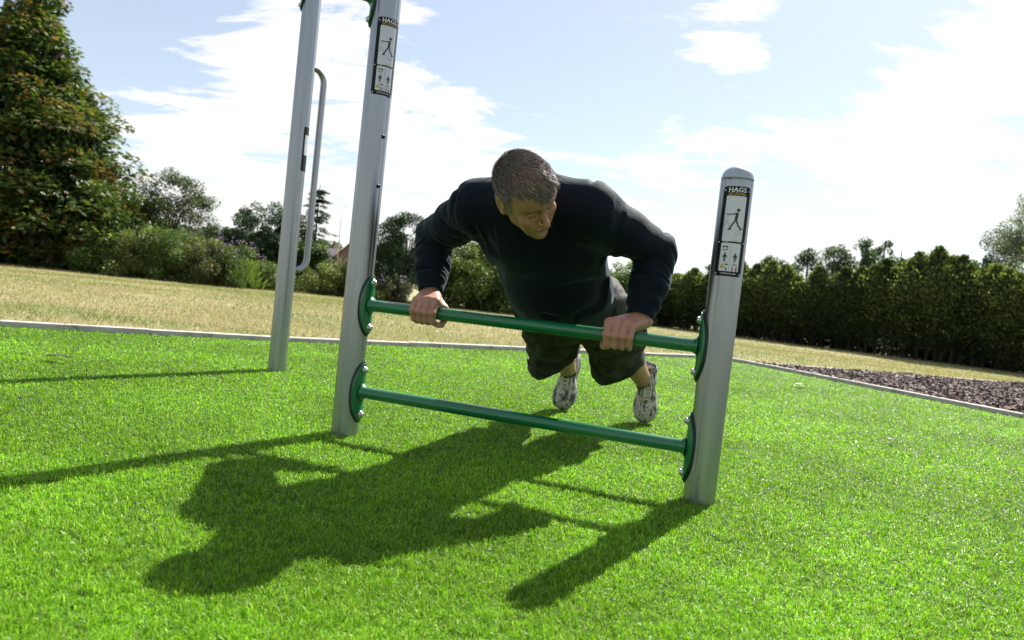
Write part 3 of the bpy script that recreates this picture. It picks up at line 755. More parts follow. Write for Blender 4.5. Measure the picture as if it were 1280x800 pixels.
# ---- sweatshirt
def ridge(n): return 1.08 - np.sqrt((n * 2 - 1) ** 2 + .012)
def armframe(A, B):
    t = nrm(B - A); u = nrm(np.cross(t, [.3, .2, .9])); return np.stack([t, u, np.cross(t, u)])
segs = []
for S_, E_, W_ in ((RS, RE, RW), (LS, LE, LW)): segs += [(S_, E_, armframe(S_, E_), .12), (E_, W_, armframe(E_, W_), .10)]
def cloth(x, y, z):
    p = np.stack([x, y, z], 1); tot = np.zeros(len(x)); wsum = np.zeros(len(x))
    q = (p - SM) @ TR.T
    wob = vnoise(p[:, 0] * 9, p[:, 1] * 9, p[:, 2] * 9); wob2 = vnoise(p[:, 0] * 14 + 7, p[:, 1] * 14, p[:, 2] * 14)
    # trunk: long soft folds running from the armpits down to the belly
    a = vnoise(q[:, 0] * 15 + wob * 2.4 + 5, q[:, 1] * 4.0 + wob2 * 1.3, q[:, 2] * 7) ; d_tr = .034 * (ridge(a) ** 2.4 - .42)
    dsh = np.exp(-(q[:, 1] / .08) ** 2); a = vnoise(q[:, 0] * 34 + wob * 3, q[:, 1] * 7 + 3, q[:, 2] * 12); d_tr = d_tr * (1 - .5 * dsh) + dsh * .016 * (ridge(a) ** 2 - .45)
    out = d_tr; best = np.full(len(x), 9.)
    for i, (A, B, Fm, rad) in enumerate(segs):
        r = (p - A) @ Fm.T; L = np.linalg.norm(B - A); t = np.clip(r[:, 0], 0, L); dist = np.sqrt((r[:, 0] - t) ** 2 + r[:, 1] ** 2 + r[:, 2] ** 2)
        if i % 2 == 0:
            a = vnoise(r[:, 0] * 22 + wob * 2.2 + r[:, 1] * 12, r[:, 1] * 9 + 11 * i, r[:, 2] * 9); d = .028 * (ridge(a) ** 2.4 - .42)
        else:
            a = vnoise(r[:, 0] * 58 + wob * 2.2 + r[:, 1] * 18, r[:, 1] * 8 + 11 * i, r[:, 2] * 8)
            cuff = np.clip((L - r[:, 0] - .03) / .03, 0, 1); d = .018 * (ridge(a) ** 2 - .45) * (.15 + .85 * cuff)
        w = np.clip(1 - (dist - .055) / .05, 0, 1) * np.clip(r[:, 0] / .05 + (1 if i % 2 else .0), 0, 1)
        take = np.clip((best - dist) / .03 + .5, 0, 1) * w; out = out * (1 - take) + d * take; best = np.minimum(best, dist)
    return np.clip(out, -.013, .0034)
sw_ = Sdf()
sw_.ell(tw(0, .075, -.005), (.205, .17, .120), .05, 'u', TR)
sw_.ell(tw(0, .17, .018), (.195, .20, .120), .05, 'u', TR)
sw_.ell(tw(.005, .36, .038), (.183, .19, .135), .06, 'u', TR)
sw_.ell(tw(.0, .49, .015), (.175, .11, .125), .05, 'u', TR)
sw_.cap(NB - ZV * .01, RS + ZV * .005, .078, .078, .04); sw_.cap(NB - ZV * .01, LS + ZV * .005, .078, .080, .04)
for S_, E_, W_, r0_ in ((RS, RE, RW, .074), (LS, LE, LW, .080)):
    ar_ = Sdf(); fw_ = nrm(W_ - E_); ce = W_ - fw_ * .010
    ar_.chain([S_, S_ * .5 + E_ * .5, E_], [r0_, .068, .061], .02); ar_.chain([E_, E_ * .5 + W_ * .5, W_ - fw_ * .05], [.061, .056, .047], .015)
    ar_.cap(W_ - fw_ * .05, W_ - fw_ * .003, .0425, .0410, .012)
    ar_.cap(W_ - fw_ * .052, W_ - fw_ * .050, .050, .048, .006)
    sw_.group(ar_, .035)
    sw_.half(W_ - fw_ * .002, fw_, W_ - .06, W_ + .06, .003)
    sw_.cap(W_ - fw_ * .02, W_ + fw_ * .03, .0330, .0330, .003, 's')
# neck opening
nk = nrm(hr(0, -.06, -.12) - NB)
sw_.cap(NB + nk * .045, NB + nk * .16, .066, .080, .012, 's')
sw_.half(tw(0, .565, 0), TA, tw(0, .6, 0) - .3, tw(0, .6, 0) + .3, .01)
sw_.disp = cloth
V, Q = sw_.mesh(.0036); V = relax(V, Q, 3, .5)
swm = M['shirt'] = mat('sweatshirt_cloth', (.0018, .0056, .0115), .8, 0, Sheen_Weight=.18, Sheen_Roughness=.35)
bsdf(swm).inputs['Specular IOR Level'].default_value = .16; bsdf(swm).inputs['Sheen Tint'].default_value = (.55, .75, .85, 1)
c = noise(swm, 700, 2, .6); c2 = noise(swm, 28, 5, .65); ad = nd(swm, 'ShaderNodeMath', operation='MULTIPLY_ADD'); lk(swm, c, ad.inputs[0]); ad.inputs[1].default_value = .12; lk(swm, c2, ad.inputs[2]); bump(swm, ad.outputs[0], .55, .006)
shirt = child('sweatshirt', V, Q, swm); tag(shirt, label='dark navy long-sleeved sweatshirt')
# ribbed collar
b = MB(); u1 = nrm(np.cross(nk, [1, 0, 0])); u2 = np.cross(nk, u1)
for k_ in range(1): b.tube([NB + nk * .05 + (u1 * math.cos(a) + u2 * math.sin(a)) * .074 - PO for a in np.linspace(0, 2 * math.pi, 41)], .008, 12, caps=False)
b.build('collar', swm, shirt)

# ---- shorts
sh = Sdf()
sh.ell(HIPM - TA * .015 + TN * .015, (.192, .145, .132), .04, 'u', TR)
sh.ell(HIPM + TA * .10 + TN * .0, (.180, .12, .115), .04, 'u', TR)
down = np.array([0, 0, -1.])
for Hp, Kn, An, sx in ((RHIP, RK, RA, -1), (LHIP, LK, LA, 1)):
    th = nrm(Kn - Hp); g_ = Sdf(); hem = Kn + nrm(An - Kn) * .045 + down * .042 - LAT * (.042 if sx < 0 else .050)
    g_.chain([Hp + th * .04, Hp * .45 + Kn * .55, Kn + down * .012 - LAT * .03, hem], [.115, .106, .099, .093], .03)
    # cargo pocket
    pk = Hp * .40 + Kn * .60 + LAT * sx * .088 + ZV * .01
    PRr = np.stack([LAT, th, np.cross(LAT, th)]); g_.ell(pk, (.034, .085, .066), .010, 'u', PRr)
    sh.group(g_, .022)
    hn = nrm(nrm(An - Kn) * .55 + down * .75 + LAT * (.85 if sx < 0 else .55))
    hp = hem + hn * (.012 if sx < 0 else .016)
    sh.half(hp, hn, hp - .2, hp + .2, .004)
    sh.cap(hp - hn * .075, hp + hn * .05, .078, .090, .006, 's')
sh.cap(tw(0, .40, -.01), tw(0, .45, -.01), .10, .10, .004, 's')
def cloth2(x, y, z):
    wob = vnoise(x * 8, y * 8, z * 8)
    a = vnoise(x * 16 + wob * 3, y * 9, z * 15 + wob * 2); b_ = vnoise(x * 34 + wob * 3, y * 20 + 3, z * 30)
    return np.clip(.020 * (ridge(a) - .58) + .006 * (ridge(b_) - .6), -.010, .010)
sh.disp = cloth2
V, Q = sh.mesh(.0042); V = relax(V, Q, 1, .5)
hm_ = M['shorts'] = mat('camouflage_cloth', (.03, .03, .025), .85)
c = noise(hm_, 16, 2, .5); c2 = noise(hm_, 23, 2, .5, stretch=(1, 1.4, .8))
r1 = ramp(hm_, c, [(.40, (.007, .008, .007)), (.47, (.024, .025, .019)), (.58, (.024, .025, .019)), (.62, (.038, .038, .031))]); r2 = ramp(hm_, c2, [(.53, (1, 1, 1)), (.56, (.35, .35, .36))])
for rn in [n for n in hm_.node_tree.nodes if n.type == 'VALTORGB']: rn.color_ramp.interpolation = 'LINEAR'
mx = nd(hm_, 'ShaderNodeMix'); mx.data_type = 'RGBA'; mx.blend_type = 'MULTIPLY'; mx.inputs['Factor'].default_value = 1; lk(hm_, r1, mx.inputs['A']); lk(hm_, r2, mx.inputs['B']); lk(hm_, mx.outputs['Result'], bsdf(hm_).inputs['Base Color'])
c3 = noise(hm_, 500, 2); bump(hm_, c3, .3, .002)
shorts = child('shorts', V, Q, hm_); tag(shorts, label='dark camouflage cargo shorts reaching the knees')

# ---- shoes and socks
sockm = mat('sock_cloth', (.014, .015, .020), .9)
shoem = mat('shoe_leather', (.5, .47, .42), .6)
c = noise(shoem, 30, 4, .62, stretch=(1, 1, .6)); lk(shoem, ramp(shoem, c, [(.44, (.045, .04, .05)), (.47, (.24, .21, .18)), (.52, (.38, .34, .28)), (.56, (.50, .47, .42)), (.60, (.50, .47, .43)), (.63, (.12, .11, .12))]), bsdf(shoem).inputs['Base Color']); bump(shoem, noise(shoem, 300, 2), .2, .001)
solem = mat('shoe_sole', (.46, .45, .46), .7); lacem = mat('shoe_lace', (.62, .58, .50), .8)
logom = mat('shoe_badge', (.06, .05, .05), .6)
for An, toe, yd, zd in ((RA, np.array([.278, 3.262, .012]), nrm([.16, .20, .96]), nrm([-.30, -.93, .18])),
                        (LA, np.array([.648, 3.150, .012]), nrm([-.01, .20, .97]), nrm([-.12, -.96, .17]))):
    zd = nrm(zd - yd * (zd @ yd)); xd = np.cross(yd, zd); RRs = np.stack([xd, yd, zd]); W_ = lambda a, b_, c_: toe + a * xd + b_ * yd + c_ * zd
    up_ = Sdf()
    up_.ell(W_(0, .050, .026), (.051, .056, .034), .02, 'u', RRs)
    up_.ell(W_(0, .030, .018), (.047, .036, .026), .012, 'u', RRs)
    up_.chain([W_(0, .05, .026), W_(0, .11, .032)], [.037, .036], .02)
    up_.ell(W_(0, .085, .024), (.049, .075, .034), .02, 'u', RRs)
    up_.chain([W_(0, .12, .038), W_(0, .185, .058)], [.036, .034], .02)
    up_.ell(W_(0, .225, .030), (.034, .045, .038), .02, 'u', RRs)
    up_.chain([W_(0, .19, .058), W_(0, .232, .072)], [.037, .038], .018)
    up_.ell(W_(0, .222, .100), (.026, .030, .010), .008, 'u', np.stack([xd, nrm(yd + zd * .5), nrm(zd - yd * .5)]))   # tongue
    for sd_ in (-1, 1): up_.chain([W_(sd_ * .022, .085, .060), W_(sd_ * .024, .130, .072), W_(sd_ * .025, .205, .090)], [.0055, .0055, .0055], .004)       # eyestays
    up_.cap(W_(0, .235, .080), W_(0, .30, .10), .031, .034, .006, 's')
    up_.half(W_(0, .05, -.004), -zd, W_(0, .12, 0) - .2, W_(0, .12, 0) + .2, .003)
    VU, Q = up_.mesh(.0022); shoe = child('shoe', VU, Q, shoem)
    so_ = Sdf(); 
    so_.ell(W_(0, .065, -.002), (.056, .074, .015), .01, 'u', RRs); so_.ell(W_(0, .210, -.004), (.038, .064, .014), .02, 'u', RRs); so_.ell(W_(0, .14, -.004), (.036, .08, .012), .02, 'u', RRs)
    so_.ell(W_(0, .006, .010), (.032, .013, .016), .012, 'u', RRs)
    V, Q = so_.mesh(.0024); child('sole', V, Q, solem, shoe)
    lb = MB(); LV = (VU - toe) @ RRs.T
    def zs(x0, y0, e=.0015):
        m_ = (np.abs(LV[:, 0] - x0) < .0045) & (np.abs(LV[:, 1] - y0) < .0045); return W_(x0, y0, (LV[m_, 2].max() if m_.any() else .06) + e) - PO
    def lace(pts, r_):
        q_ = []
        for (x0, y0, e0), (x1_, y1_, e1) in zip(pts[:-1], pts[1:]):
            for t in np.linspace(0, 1, 5)[:-1]: q_.append(zs(x0 + (x1_ - x0) * t, y0 + (y1_ - y0) * t, e0 + (e1 - e0) * t))
        q_.append(zs(*pts[-1])); lb.tube(q_, r_, 8)
    for i in range(7):
        yy = .088 + .105 * i / 6; wd_ = .015 + .005 * i / 6
        lace([(-wd_, yy, .001), (wd_, yy + .010, .003)], .0027); lace([(wd_, yy, .001), (-wd_, yy + .010, .0035)], .0027)
    for sx in (-1, 1):
        lace([(0, .190, .006), (sx * .010, .165, .008), (sx * .015, .135, .006), (sx * .013, .100, .004)], .0028)
        lace([(0, .190, .006), (sx * .020, .183, .007), (sx * .024, .160, .005), (sx * .006, .180, .008)], .0028)
    lb.build('laces', lacem, shoe)
    b = MB(); cc = W_(0, .224, .109); zq = nrm(zd - yd * .5); yq = nrm(yd + zd * .5)
    b.add([cc + .013 * math.cos(a) * xd + .014 * math.sin(a) * yq + zq * .0012 - PO for a in np.linspace(0, 2 * math.pi, 25)[:-1]], [tuple(range(24))], False); b.build('badge', lacem, shoe)
    b = MB(); b.tube([cc + xd * u_ * .010 + yq * v_ * .010 + zq * .003 - PO for u_, v_ in ((-.6, .3), (.3, .5), (.5, .1), (-.1, -.2), (-.2, -.7))], .0016, 6); b.build('badge_mark', logom, shoe)
    kd = nrm((RK if An is RA else LK) - An)
    sk_ = Sdf(); sk_.chain([W_(0, .215, .066), An + kd * .014, An + kd * .062], [.034, .0375, .0385], .01); V, Q = sk_.mesh(.003); child('sock', V, Q, sockm)

# ------------------------------------------------------------------ ground
KERB = [(-7.2, .9), (-5.2, 2.35), (-2.99, 4.07), (-1.65, 4.90), (.03, 6.27), (1.10, 7.12), (2.45, 8.20), (2.74, 7.90), (3.91, 5.22), (5.19, 2.55), (7.2, -1.6)]   # edge of the turf
def inpoly(x, y, P):
    c = np.zeros(len(x), bool); j = len(P) - 1
    for i in range(len(P)):
        xi, yi = P[i]; xj, yj = P[j]
        c ^= ((yi > y) != (yj > y)) & (x < (xj - xi) * (y - yi) / (yj - yi + 1e-12) + xi); j = i
    return c
TURF = KERB + [(7.2, -3.2), (-7.2, -3.2)]
def ground_z(x, y):
    """the field falls away gently beyond the exercise area"""
    r = np.sqrt(x ** 2 + (y - 1) ** 2); t = np.clip((r - 9) / 19, 0, 1); z = -.45 * t * t * (3 - 2 * t)
    z = z + .035 * (vnoise(x * .45 + 50, y * .45 + 50, x * 0) - .5) * np.clip((r - 7.5) / 4, 0, 1)
    return z
# field
gx = np.concatenate([-np.geomspace(900, 42, 14), np.linspace(-40, 40, 121), np.geomspace(42, 900, 14)])
gy = np.concatenate([-np.geomspace(300, 8, 10), np.linspace(-6, 60, 111), np.geomspace(62, 1500, 16)])
X, Y = np.meshgrid(gx, gy, indexing='ij'); Z = ground_z(X.ravel(), Y.ravel()) - .035
nx_, ny_ = len(gx), len(gy); ii, jj = np.meshgrid(np.arange(nx_ - 1), np.arange(ny_ - 1), indexing='ij'); a = (ii * ny_ + jj).ravel()
tag(link('field', npmesh('field', np.stack([X.ravel(), Y.ravel(), Z], 1), np.stack([a, a + ny_, a + ny_ + 1, a + 1], 1), True), M['soil']), kind='structure')
# turf backing sheet
me = bpy.data.meshes.new('turf_base'); me.from_pydata([(x, y, 0) for x, y in TURF], [], [tuple(range(len(TURF)))[::-1]]); tag(link('turf_base', me, M['turfbase']), kind='structure')
# mulch bed
MB1 = [(3.00, 7.98), (4.6, 8.62), (7.03, 9.55), (10.5, 10.9), (13.5, 6.0), (12.0, -1.6), (7.2, -1.6), (5.19, 2.55), (3.91, 5.22), (2.74, 7.90)]
me = bpy.data.meshes.new('mulch_bed'); me.from_pydata([(x, y, -.012) for x, y in MB1], [], [tuple(range(len(MB1)))]); tag(link('mulch_bed', me, M['mulch']), kind='structure')
def edging(name, pts, w, h, board):
    b = MB(); rng = random.Random(4)
    for (x0, y0), (x1, y1) in zip(pts[:-1], pts[1:]):
        L = math.hypot(x1 - x0, y1 - y0); n = max(1, round(L / board)); an = math.atan2(y1 - y0, x1 - x0)
        for i in range(n):
            t = (i + .5) / n; l = L / n / 2 - .0015; dz = rng.uniform(-.004, .004); da = rng.uniform(-.004, .004)
            b.box((x0 + (x1 - x0) * t, y0 + (y1 - y0) * t, h - .1 + dz), (l, w / 2, .1), an + da)
    o = b.build(name, M['kerb']); m_ = o.modifiers.new('bevel', 'BEVEL'); m_.width = .006; m_.segments = 2
    return tag(o, kind='structure')
edging('kerb', KERB, .07, .036, 1.0)
edging('mulch_kerb', [(2.80, 8.0), (4.6, 8.68), (7.03, 9.61), (10.5, 10.98)], .06, .030, 1.2)

def cols(n, pal, wts, jit=.2):
    pal = np.array(pal); i = RNG.choice(len(pal), n, p=np.array(wts) / sum(wts)); c = pal[i] * (1 + RNG.normal(0, jit, (n, 1)))
    return np.clip(c, .003, 1)
def blades(x, y, z0, L, W, pal, wts, lean, bend, jit=.2, colmod=None):
    """curved blades: a quad and a tip triangle as two quads (the tip one narrowed)"""
    n = len(x); a = RNG.random(n) * 2 * np.pi; ln = np.abs(RNG.normal(0, lean, n)); d = np.stack([np.cos(a), np.sin(a)], 1)
    tw_ = RNG.random(n) * 2 * np.pi; s = np.stack([np.cos(tw_), np.sin(tw_), RNG.normal(0, .15, n)], 1) * (W / 2)[:, None]
    base = np.stack([x, y, z0], 1)
    m1 = base + np.stack([d[:, 0] * ln * L * .45, d[:, 1] * ln * L * .45, L * .55 * np.cos(np.clip(ln, 0, 1.3))], 1)
    ln2 = ln + np.abs(RNG.normal(0, bend, n))
    t1 = m1 + np.stack([d[:, 0] * L * .5 * np.sin(np.clip(ln2, 0, 2.2)), d[:, 1] * L * .5 * np.sin(np.clip(ln2, 0, 2.2)), L * .5 * np.cos(np.clip(ln2, 0, 2.2))], 1)
    V = np.stack([base - s, base + s, m1 + s, m1 - s, t1 + s * .35, t1 - s * .35], 1).reshape(-1, 3)
    Fq = (np.arange(n)[:, None, None] * 6 + np.array([[0, 1, 2, 3], [3, 2, 4, 5]])).reshape(-1, 4)
    c = cols(n, pal, wts, jit)
    if colmod is not None: c = c * colmod
    return V, Fq, np.repeat(c, 6, 0)
def scatter(n, rmin, rmax, amin, amax, power=1.0):
    """points whose density falls as 1/r^2 (log-uniform radius)"""
    r = np.exp(RNG.uniform(math.log(rmin), math.log(rmax), n)); a = RNG.uniform(amin, amax, n)
    return r * np.sin(a), r * np.cos(a), r
# artificial turf: dense where it is near
A = math.radians(44)
x1, y1, r1 = scatter(1150000, .75, 9.5, -A, A)
r2 = np.sqrt(RNG.uniform(.0, 9.5 ** 2, 60000)); a2 = RNG.uniform(0, 2 * np.pi, 60000); x2, y2 = r2 * np.sin(a2), r2 * np.cos(a2)
x = np.concatenate([x1, x2]); y = np.concatenate([y1, y2]); r = np.hypot(x, y)
ok = inpoly(x, y, TURF)
for P_ in (PL, PR, PF): ok &= np.hypot(x - P_[0], y - P_[1]) > POST_R
x, y, r = x[ok], y[ok], r[ok]
L = (.010 + .0095 * RNG.random(len(x))) * (.42 + .74 * vnoise(x * 55, y * 55, x * 0 + 5)) * np.clip(1.0 + (1.5 - r) * .06, .9, 1.05); W = .0013 * np.clip(r / 1.5, .8, 4.0) ** .8 * (.7 + .6 * RNG.random(len(x)))
W[r > 3] *= 1.15
tn = .80 + .40 * vnoise(x * 3.2, y * 3.2, x * 0) ; pt = .9 + .2 * vnoise(x * 14, y * 14, x * 0 + 3)
V, Fq, c = blades(x, y, x * 0, L, W, [(.195, .385, .018), (.150, .315, .013), (.265, .46, .034), (.060, .17, .009), (.38, .44, .14)], [5, 4, 3, 2.2, .9], .85, 1.2, .22, (tn * pt)[:, None])
turf = link('artificial_turf', npmesh('artificial_turf', V, Fq, False, c), M['blade'])
tag(turf, 'bright green artificial grass covering the exercise area', 'artificial grass', kind='stuff')
# dry mown field grass
x1, y1, r1 = scatter(420000, 4.0, 34, -A, A)
ok = ~inpoly(x1, y1, KERB[:] + [(7.2, -9), (-7.2, -9)]) & ~inpoly(x1, y1, MB1); x, y, r = x1[ok], y1[ok], r1[ok]
st = vnoise(x * .45 + 9, y * 1.1, x * 0 + 2) * .6 + .4 * vnoise(x * 2.2, y * 3.0, x * 0); st = np.clip((st - .31) / .26, 0, 1); pk = np.repeat(np.clip((vnoise(x * .7 + 3, y * 1.3, x * 0 + 8) - .5) / .2, 0, 1), 6)[:, None]
L = (.012 + .024 * RNG.random(len(x)) ** 2) * (1 + .5 * vnoise(x * 2, y * 2, x * 0)) ; W = .0032 * np.clip(r / 6, .8, 5) ** .9 * (.6 + .8 * RNG.random(len(x)))
L *= 1 + .9 * np.clip((r - 22) / 8, 0, 1)
V, Fq, c = blades(x, y, ground_z(x, y) - .030, L, W, [(.31, .28, .15), (.27, .24, .13), (.21, .23, .09), (.38, .34, .22)], [4, 3, 2.5, 1.5], .95, .8, .15)
c = c * (1 - .45 * pk) + .45 * pk * np.array([.33, .24, .16]); gm = np.repeat((RNG.random(len(x)) > st * .88 + .06), 6)[:, None]; c = np.where(gm, np.array([.16, .20, .06]) * (.8 + .4 * np.repeat(RNG.random((len(x), 1)), 6, 0)), c)
tag(link('dry_grass', npmesh('dry_grass', V, Fq, False, c), M['dryblade']), 'dry straw-coloured mown grass of the field beyond the kerb', 'grass', kind='stuff')
# bark chips: small splintered slabs
n = 60000; xx = RNG.uniform(2.8, 12.5, n * 3); yy = RNG.uniform(-1.5, 10.9, n * 3); kp = inpoly(xx, yy, MB1) & (RNG.random(n * 3) < np.clip(1.5 - (np.hypot(xx - 4.6, yy - 6.8)) / 4.5, .15, 1)); xx, yy = xx[kp][:n], yy[kp][:n]; n = len(xx)
hh = .030 * vnoise(xx * 2.2, yy * 2.2, xx * 0) + .025 * RNG.random(n)
l = (.010 + .028 * RNG.random(n) ** 1.8); w_ = .004 + .008 * RNG.random(n); th = .002 + .004 * RNG.random(n)
an = RNG.random(n) * 2 * np.pi; pi_ = RNG.normal(0, .42, n); ro = RNG.normal(0, .55, n)
ex = np.stack([np.cos(an) * np.cos(pi_), np.sin(an) * np.cos(pi_), np.sin(pi_)], 1); up0 = np.array([[0, 0, 1.]]); ey = np.cross(up0, ex); ey /= np.linalg.norm(ey, axis=1, keepdims=True); ez = np.cross(ex, ey)
ey, ez = ey * np.cos(ro)[:, None] + ez * np.sin(ro)[:, None], ez * np.cos(ro)[:, None] - ey * np.sin(ro)[:, None]
cc = np.stack([xx, yy, hh], 1); V = []
for sz in (-1, 1):
    for sx, sy in ((-1, -1), (1, -1), (1, 1), (-1, 1)):
        k_ = 1 + RNG.normal(0, .22, (n, 1)); V.append(cc + ex * (l * sx)[:, None] * k_ * .8 + ey * (w_ * sy)[:, None] * (1 + RNG.normal(0, .25, (n, 1))) + ez * (th * sz)[:, None])
V = np.stack(V, 1).reshape(-1, 3); Fq = (np.arange(n)[:, None, None] * 8 + np.array([[3, 2, 1, 0], [4, 5, 6, 7], [0, 1, 5, 4], [1, 2, 6, 5], [2, 3, 7, 6], [3, 0, 4, 7]])).reshape(-1, 4)
c = np.repeat(cols(n, [(.105, .062, .048), (.065, .040, .034), (.19, .125, .10), (.36, .28, .24), (.030, .021, .019)], [5, 4, 2.5, .6, 2], .2), 8, 0)
tag(link('bark_chips', npmesh('bark_chips', V, Fq, False, c), M['chip']), 'purple-brown bark chips filling the bed right of the turf', 'bark mulch', kind='stuff')
# fallen leaves on the turf
fl = mat('fallen_leaf_skin', (.30, .27, .22), .6); fd = mat('dark_leaf_skin', (.05, .04, .025), .7)
def fallen(x, y, s, rot, mt, lab):
    b = MB(); n_ = 9; v = []; ca, sa = math.cos(rot), math.sin(rot)
    for i in range(n_):
        t = i / (n_ - 1); w_ = .32 * math.sin(math.pi * t) ** .7 + .01; zz = .026 + .006 * math.sin(3 * t)
        for q, dz in ((-w_, .006), (0, 0), (w_, .004)): u_, v_ = (t - .5) * s, q * s; v.append((x + u_ * ca - v_ * sa, y + u_ * sa + v_ * ca, zz + dz))
    f = [(i * 3 + j, i * 3 + j + 1, i * 3 + j + 4, i * 3 + j + 3) for i in range(n_ - 1) for j in (0, 1)]
    b.add(v, f); b.tube([(x + .5 * s * ca, y + .5 * s * sa, .028), (x + .8 * s * ca, y + .8 * s * sa, .030)], .0012, 6)
    o = b.build('fallen_leaf', mt); tag(o, lab, 'leaf')
fallen(2.42, 5.70, .11, .3, fl, 'pale fallen leaf lying on the turf near the right kerb')
fallen(1.86, 3.30, .055, .9, fd, 'small dark leaf on the open turf right of the short post')
fallen(-1.98, 3.06, .09, .1, fd, 'thin dark leaf on the turf left of the lone tall post')

# ------------------------------------------------------------------ trees and shrubs
def quads(P, D, Nn, L, W, bendz=.0):
    """leaf quads: P base points, D direction, Nn normal hint"""
    S = np.cross(D, Nn); S /= np.linalg.norm(S, axis=1, keepdims=True) + 1e-9
    n = len(P); mid = P + D * (L * .45)[:, None]; tip = P + D * L[:, None] - np.array([0, 0, 1.]) * (L * bendz)[:, None]
    V = np.stack([P, mid + S * (W / 2)[:, None], tip, mid - S * (W / 2)[:, None]], 1).reshape(-1, 3)
    return V, np.arange(n * 4).reshape(-1, 4)
def unit(v): return v / (np.linalg.norm(v, axis=-1, keepdims=True) + 1e-9)
def rnd(n): return unit(RNG.normal(size=(n, 3)))
def trunk_mesh(pts_list, rad_list, n=10):
    b = MB()
    for p, r in zip(pts_list, rad_list): b.tube(p, r, n)
    return b
def clumps_profile(n, z0, z1, prof, rs, lump, seed):
    """clump centres spread through a crown of radius prof(t), t 0..1 from z0 to z1"""
    rg = np.random.default_rng(seed); t = rg.random(n * 3); w_ = np.array([prof(q) for q in t]); keep = rg.random(n * 3) < w_ / w_.max(); t = t[keep][:n]; w_ = w_[keep][:n]; n = len(t)
    a = rg.random(n) * 2 * np.pi; rad = w_ * (.35 + .65 * rg.random(n) ** .5) ; rad *= 1 + lump * np.sin(a * 3 + seed) * .5 + lump * rg.normal(0, .5, n)
    c = np.stack([np.cos(a) * rad, np.sin(a) * rad, z0 + (z1 - z0) * t], 1); r = rs * (.65 + .7 * rg.random(n))
    return c, r
def leafy(c, r, n, L, W, pal, wts, droop=.3, jit=.22, up=.3, tipcol=None, seed=1, flat=.8, bend=.15):
    """n leaves spread over clumps"""
    k = RNG.choice(len(c), n, p=r ** 2 / (r ** 2).sum()); d = rnd(n); rr = RNG.random(n) ** .38
    P = c[k] + d * np.array([1, 1, flat]) * (r[k] * rr)[:, None]
    D = unit(d * .7 + rnd(n) * .8 + np.array([0, 0, up - droop])); Nn = unit(rnd(n) * .7 + np.array([0, 0, .9]))
    l = L * (.6 + .8 * RNG.random(n)); w_ = W * (.6 + .8 * RNG.random(n))
    V, Q = quads(P, D, Nn, l, w_, bend)
    col = cols(n, pal, wts, jit); cl = (.75 + .5 * np.random.default_rng(seed).random(len(c)))[k][:, None]; col = col * cl
    if tipcol is not None:
        tc_, amt = tipcol; o = (np.random.default_rng(seed + 5).random(len(c))[k] < amt) & (rr > .55) & (RNG.random(n) < .6); col[o] = np.array(tc_) * (.7 + .6 * RNG.random((o.sum(), 1)))
    return V, Q, np.repeat(np.clip(col, .003, 1), 4, 0)
def merge(parts):
    V = []; Q = []; C = []; o = 0
    for v, q, c in parts: V.append(v); Q.append(q + o); C.append(c); o += len(v)
    return np.concatenate(V), np.concatenate(Q), np.concatenate(C)
def plant(name, x, y, label, cat, crown, trunk=None, group=None, crown_name='crown', trunk_name='trunk', rot=0):
    root = empty(name, (x, y, float(ground_z(np.array([x]), np.array([y]))[0]) - .04), label, cat, group); root.rotation_euler = (0, 0, rot)
    me = npmesh(crown_name, crown[0], crown[1], False, crown[2]); link(crown_name, me, M['leaf'], root)
    if trunk is not None: trunk.build(trunk_name, M['bark'], root)
    return root
def px(X_, d, dy=0):   # lateral position of a picture column at distance d
    r = (X_ - 640) / F * RIGHT + FW; return r[0] * d / r[1], d
DG = [(.035, .07, .018), (.05, .095, .022), (.07, .12, .03), (.025, .045, .015)]
MG = [(.07, .125, .025), (.095, .15, .035), (.05, .09, .02), (.13, .17, .05)]

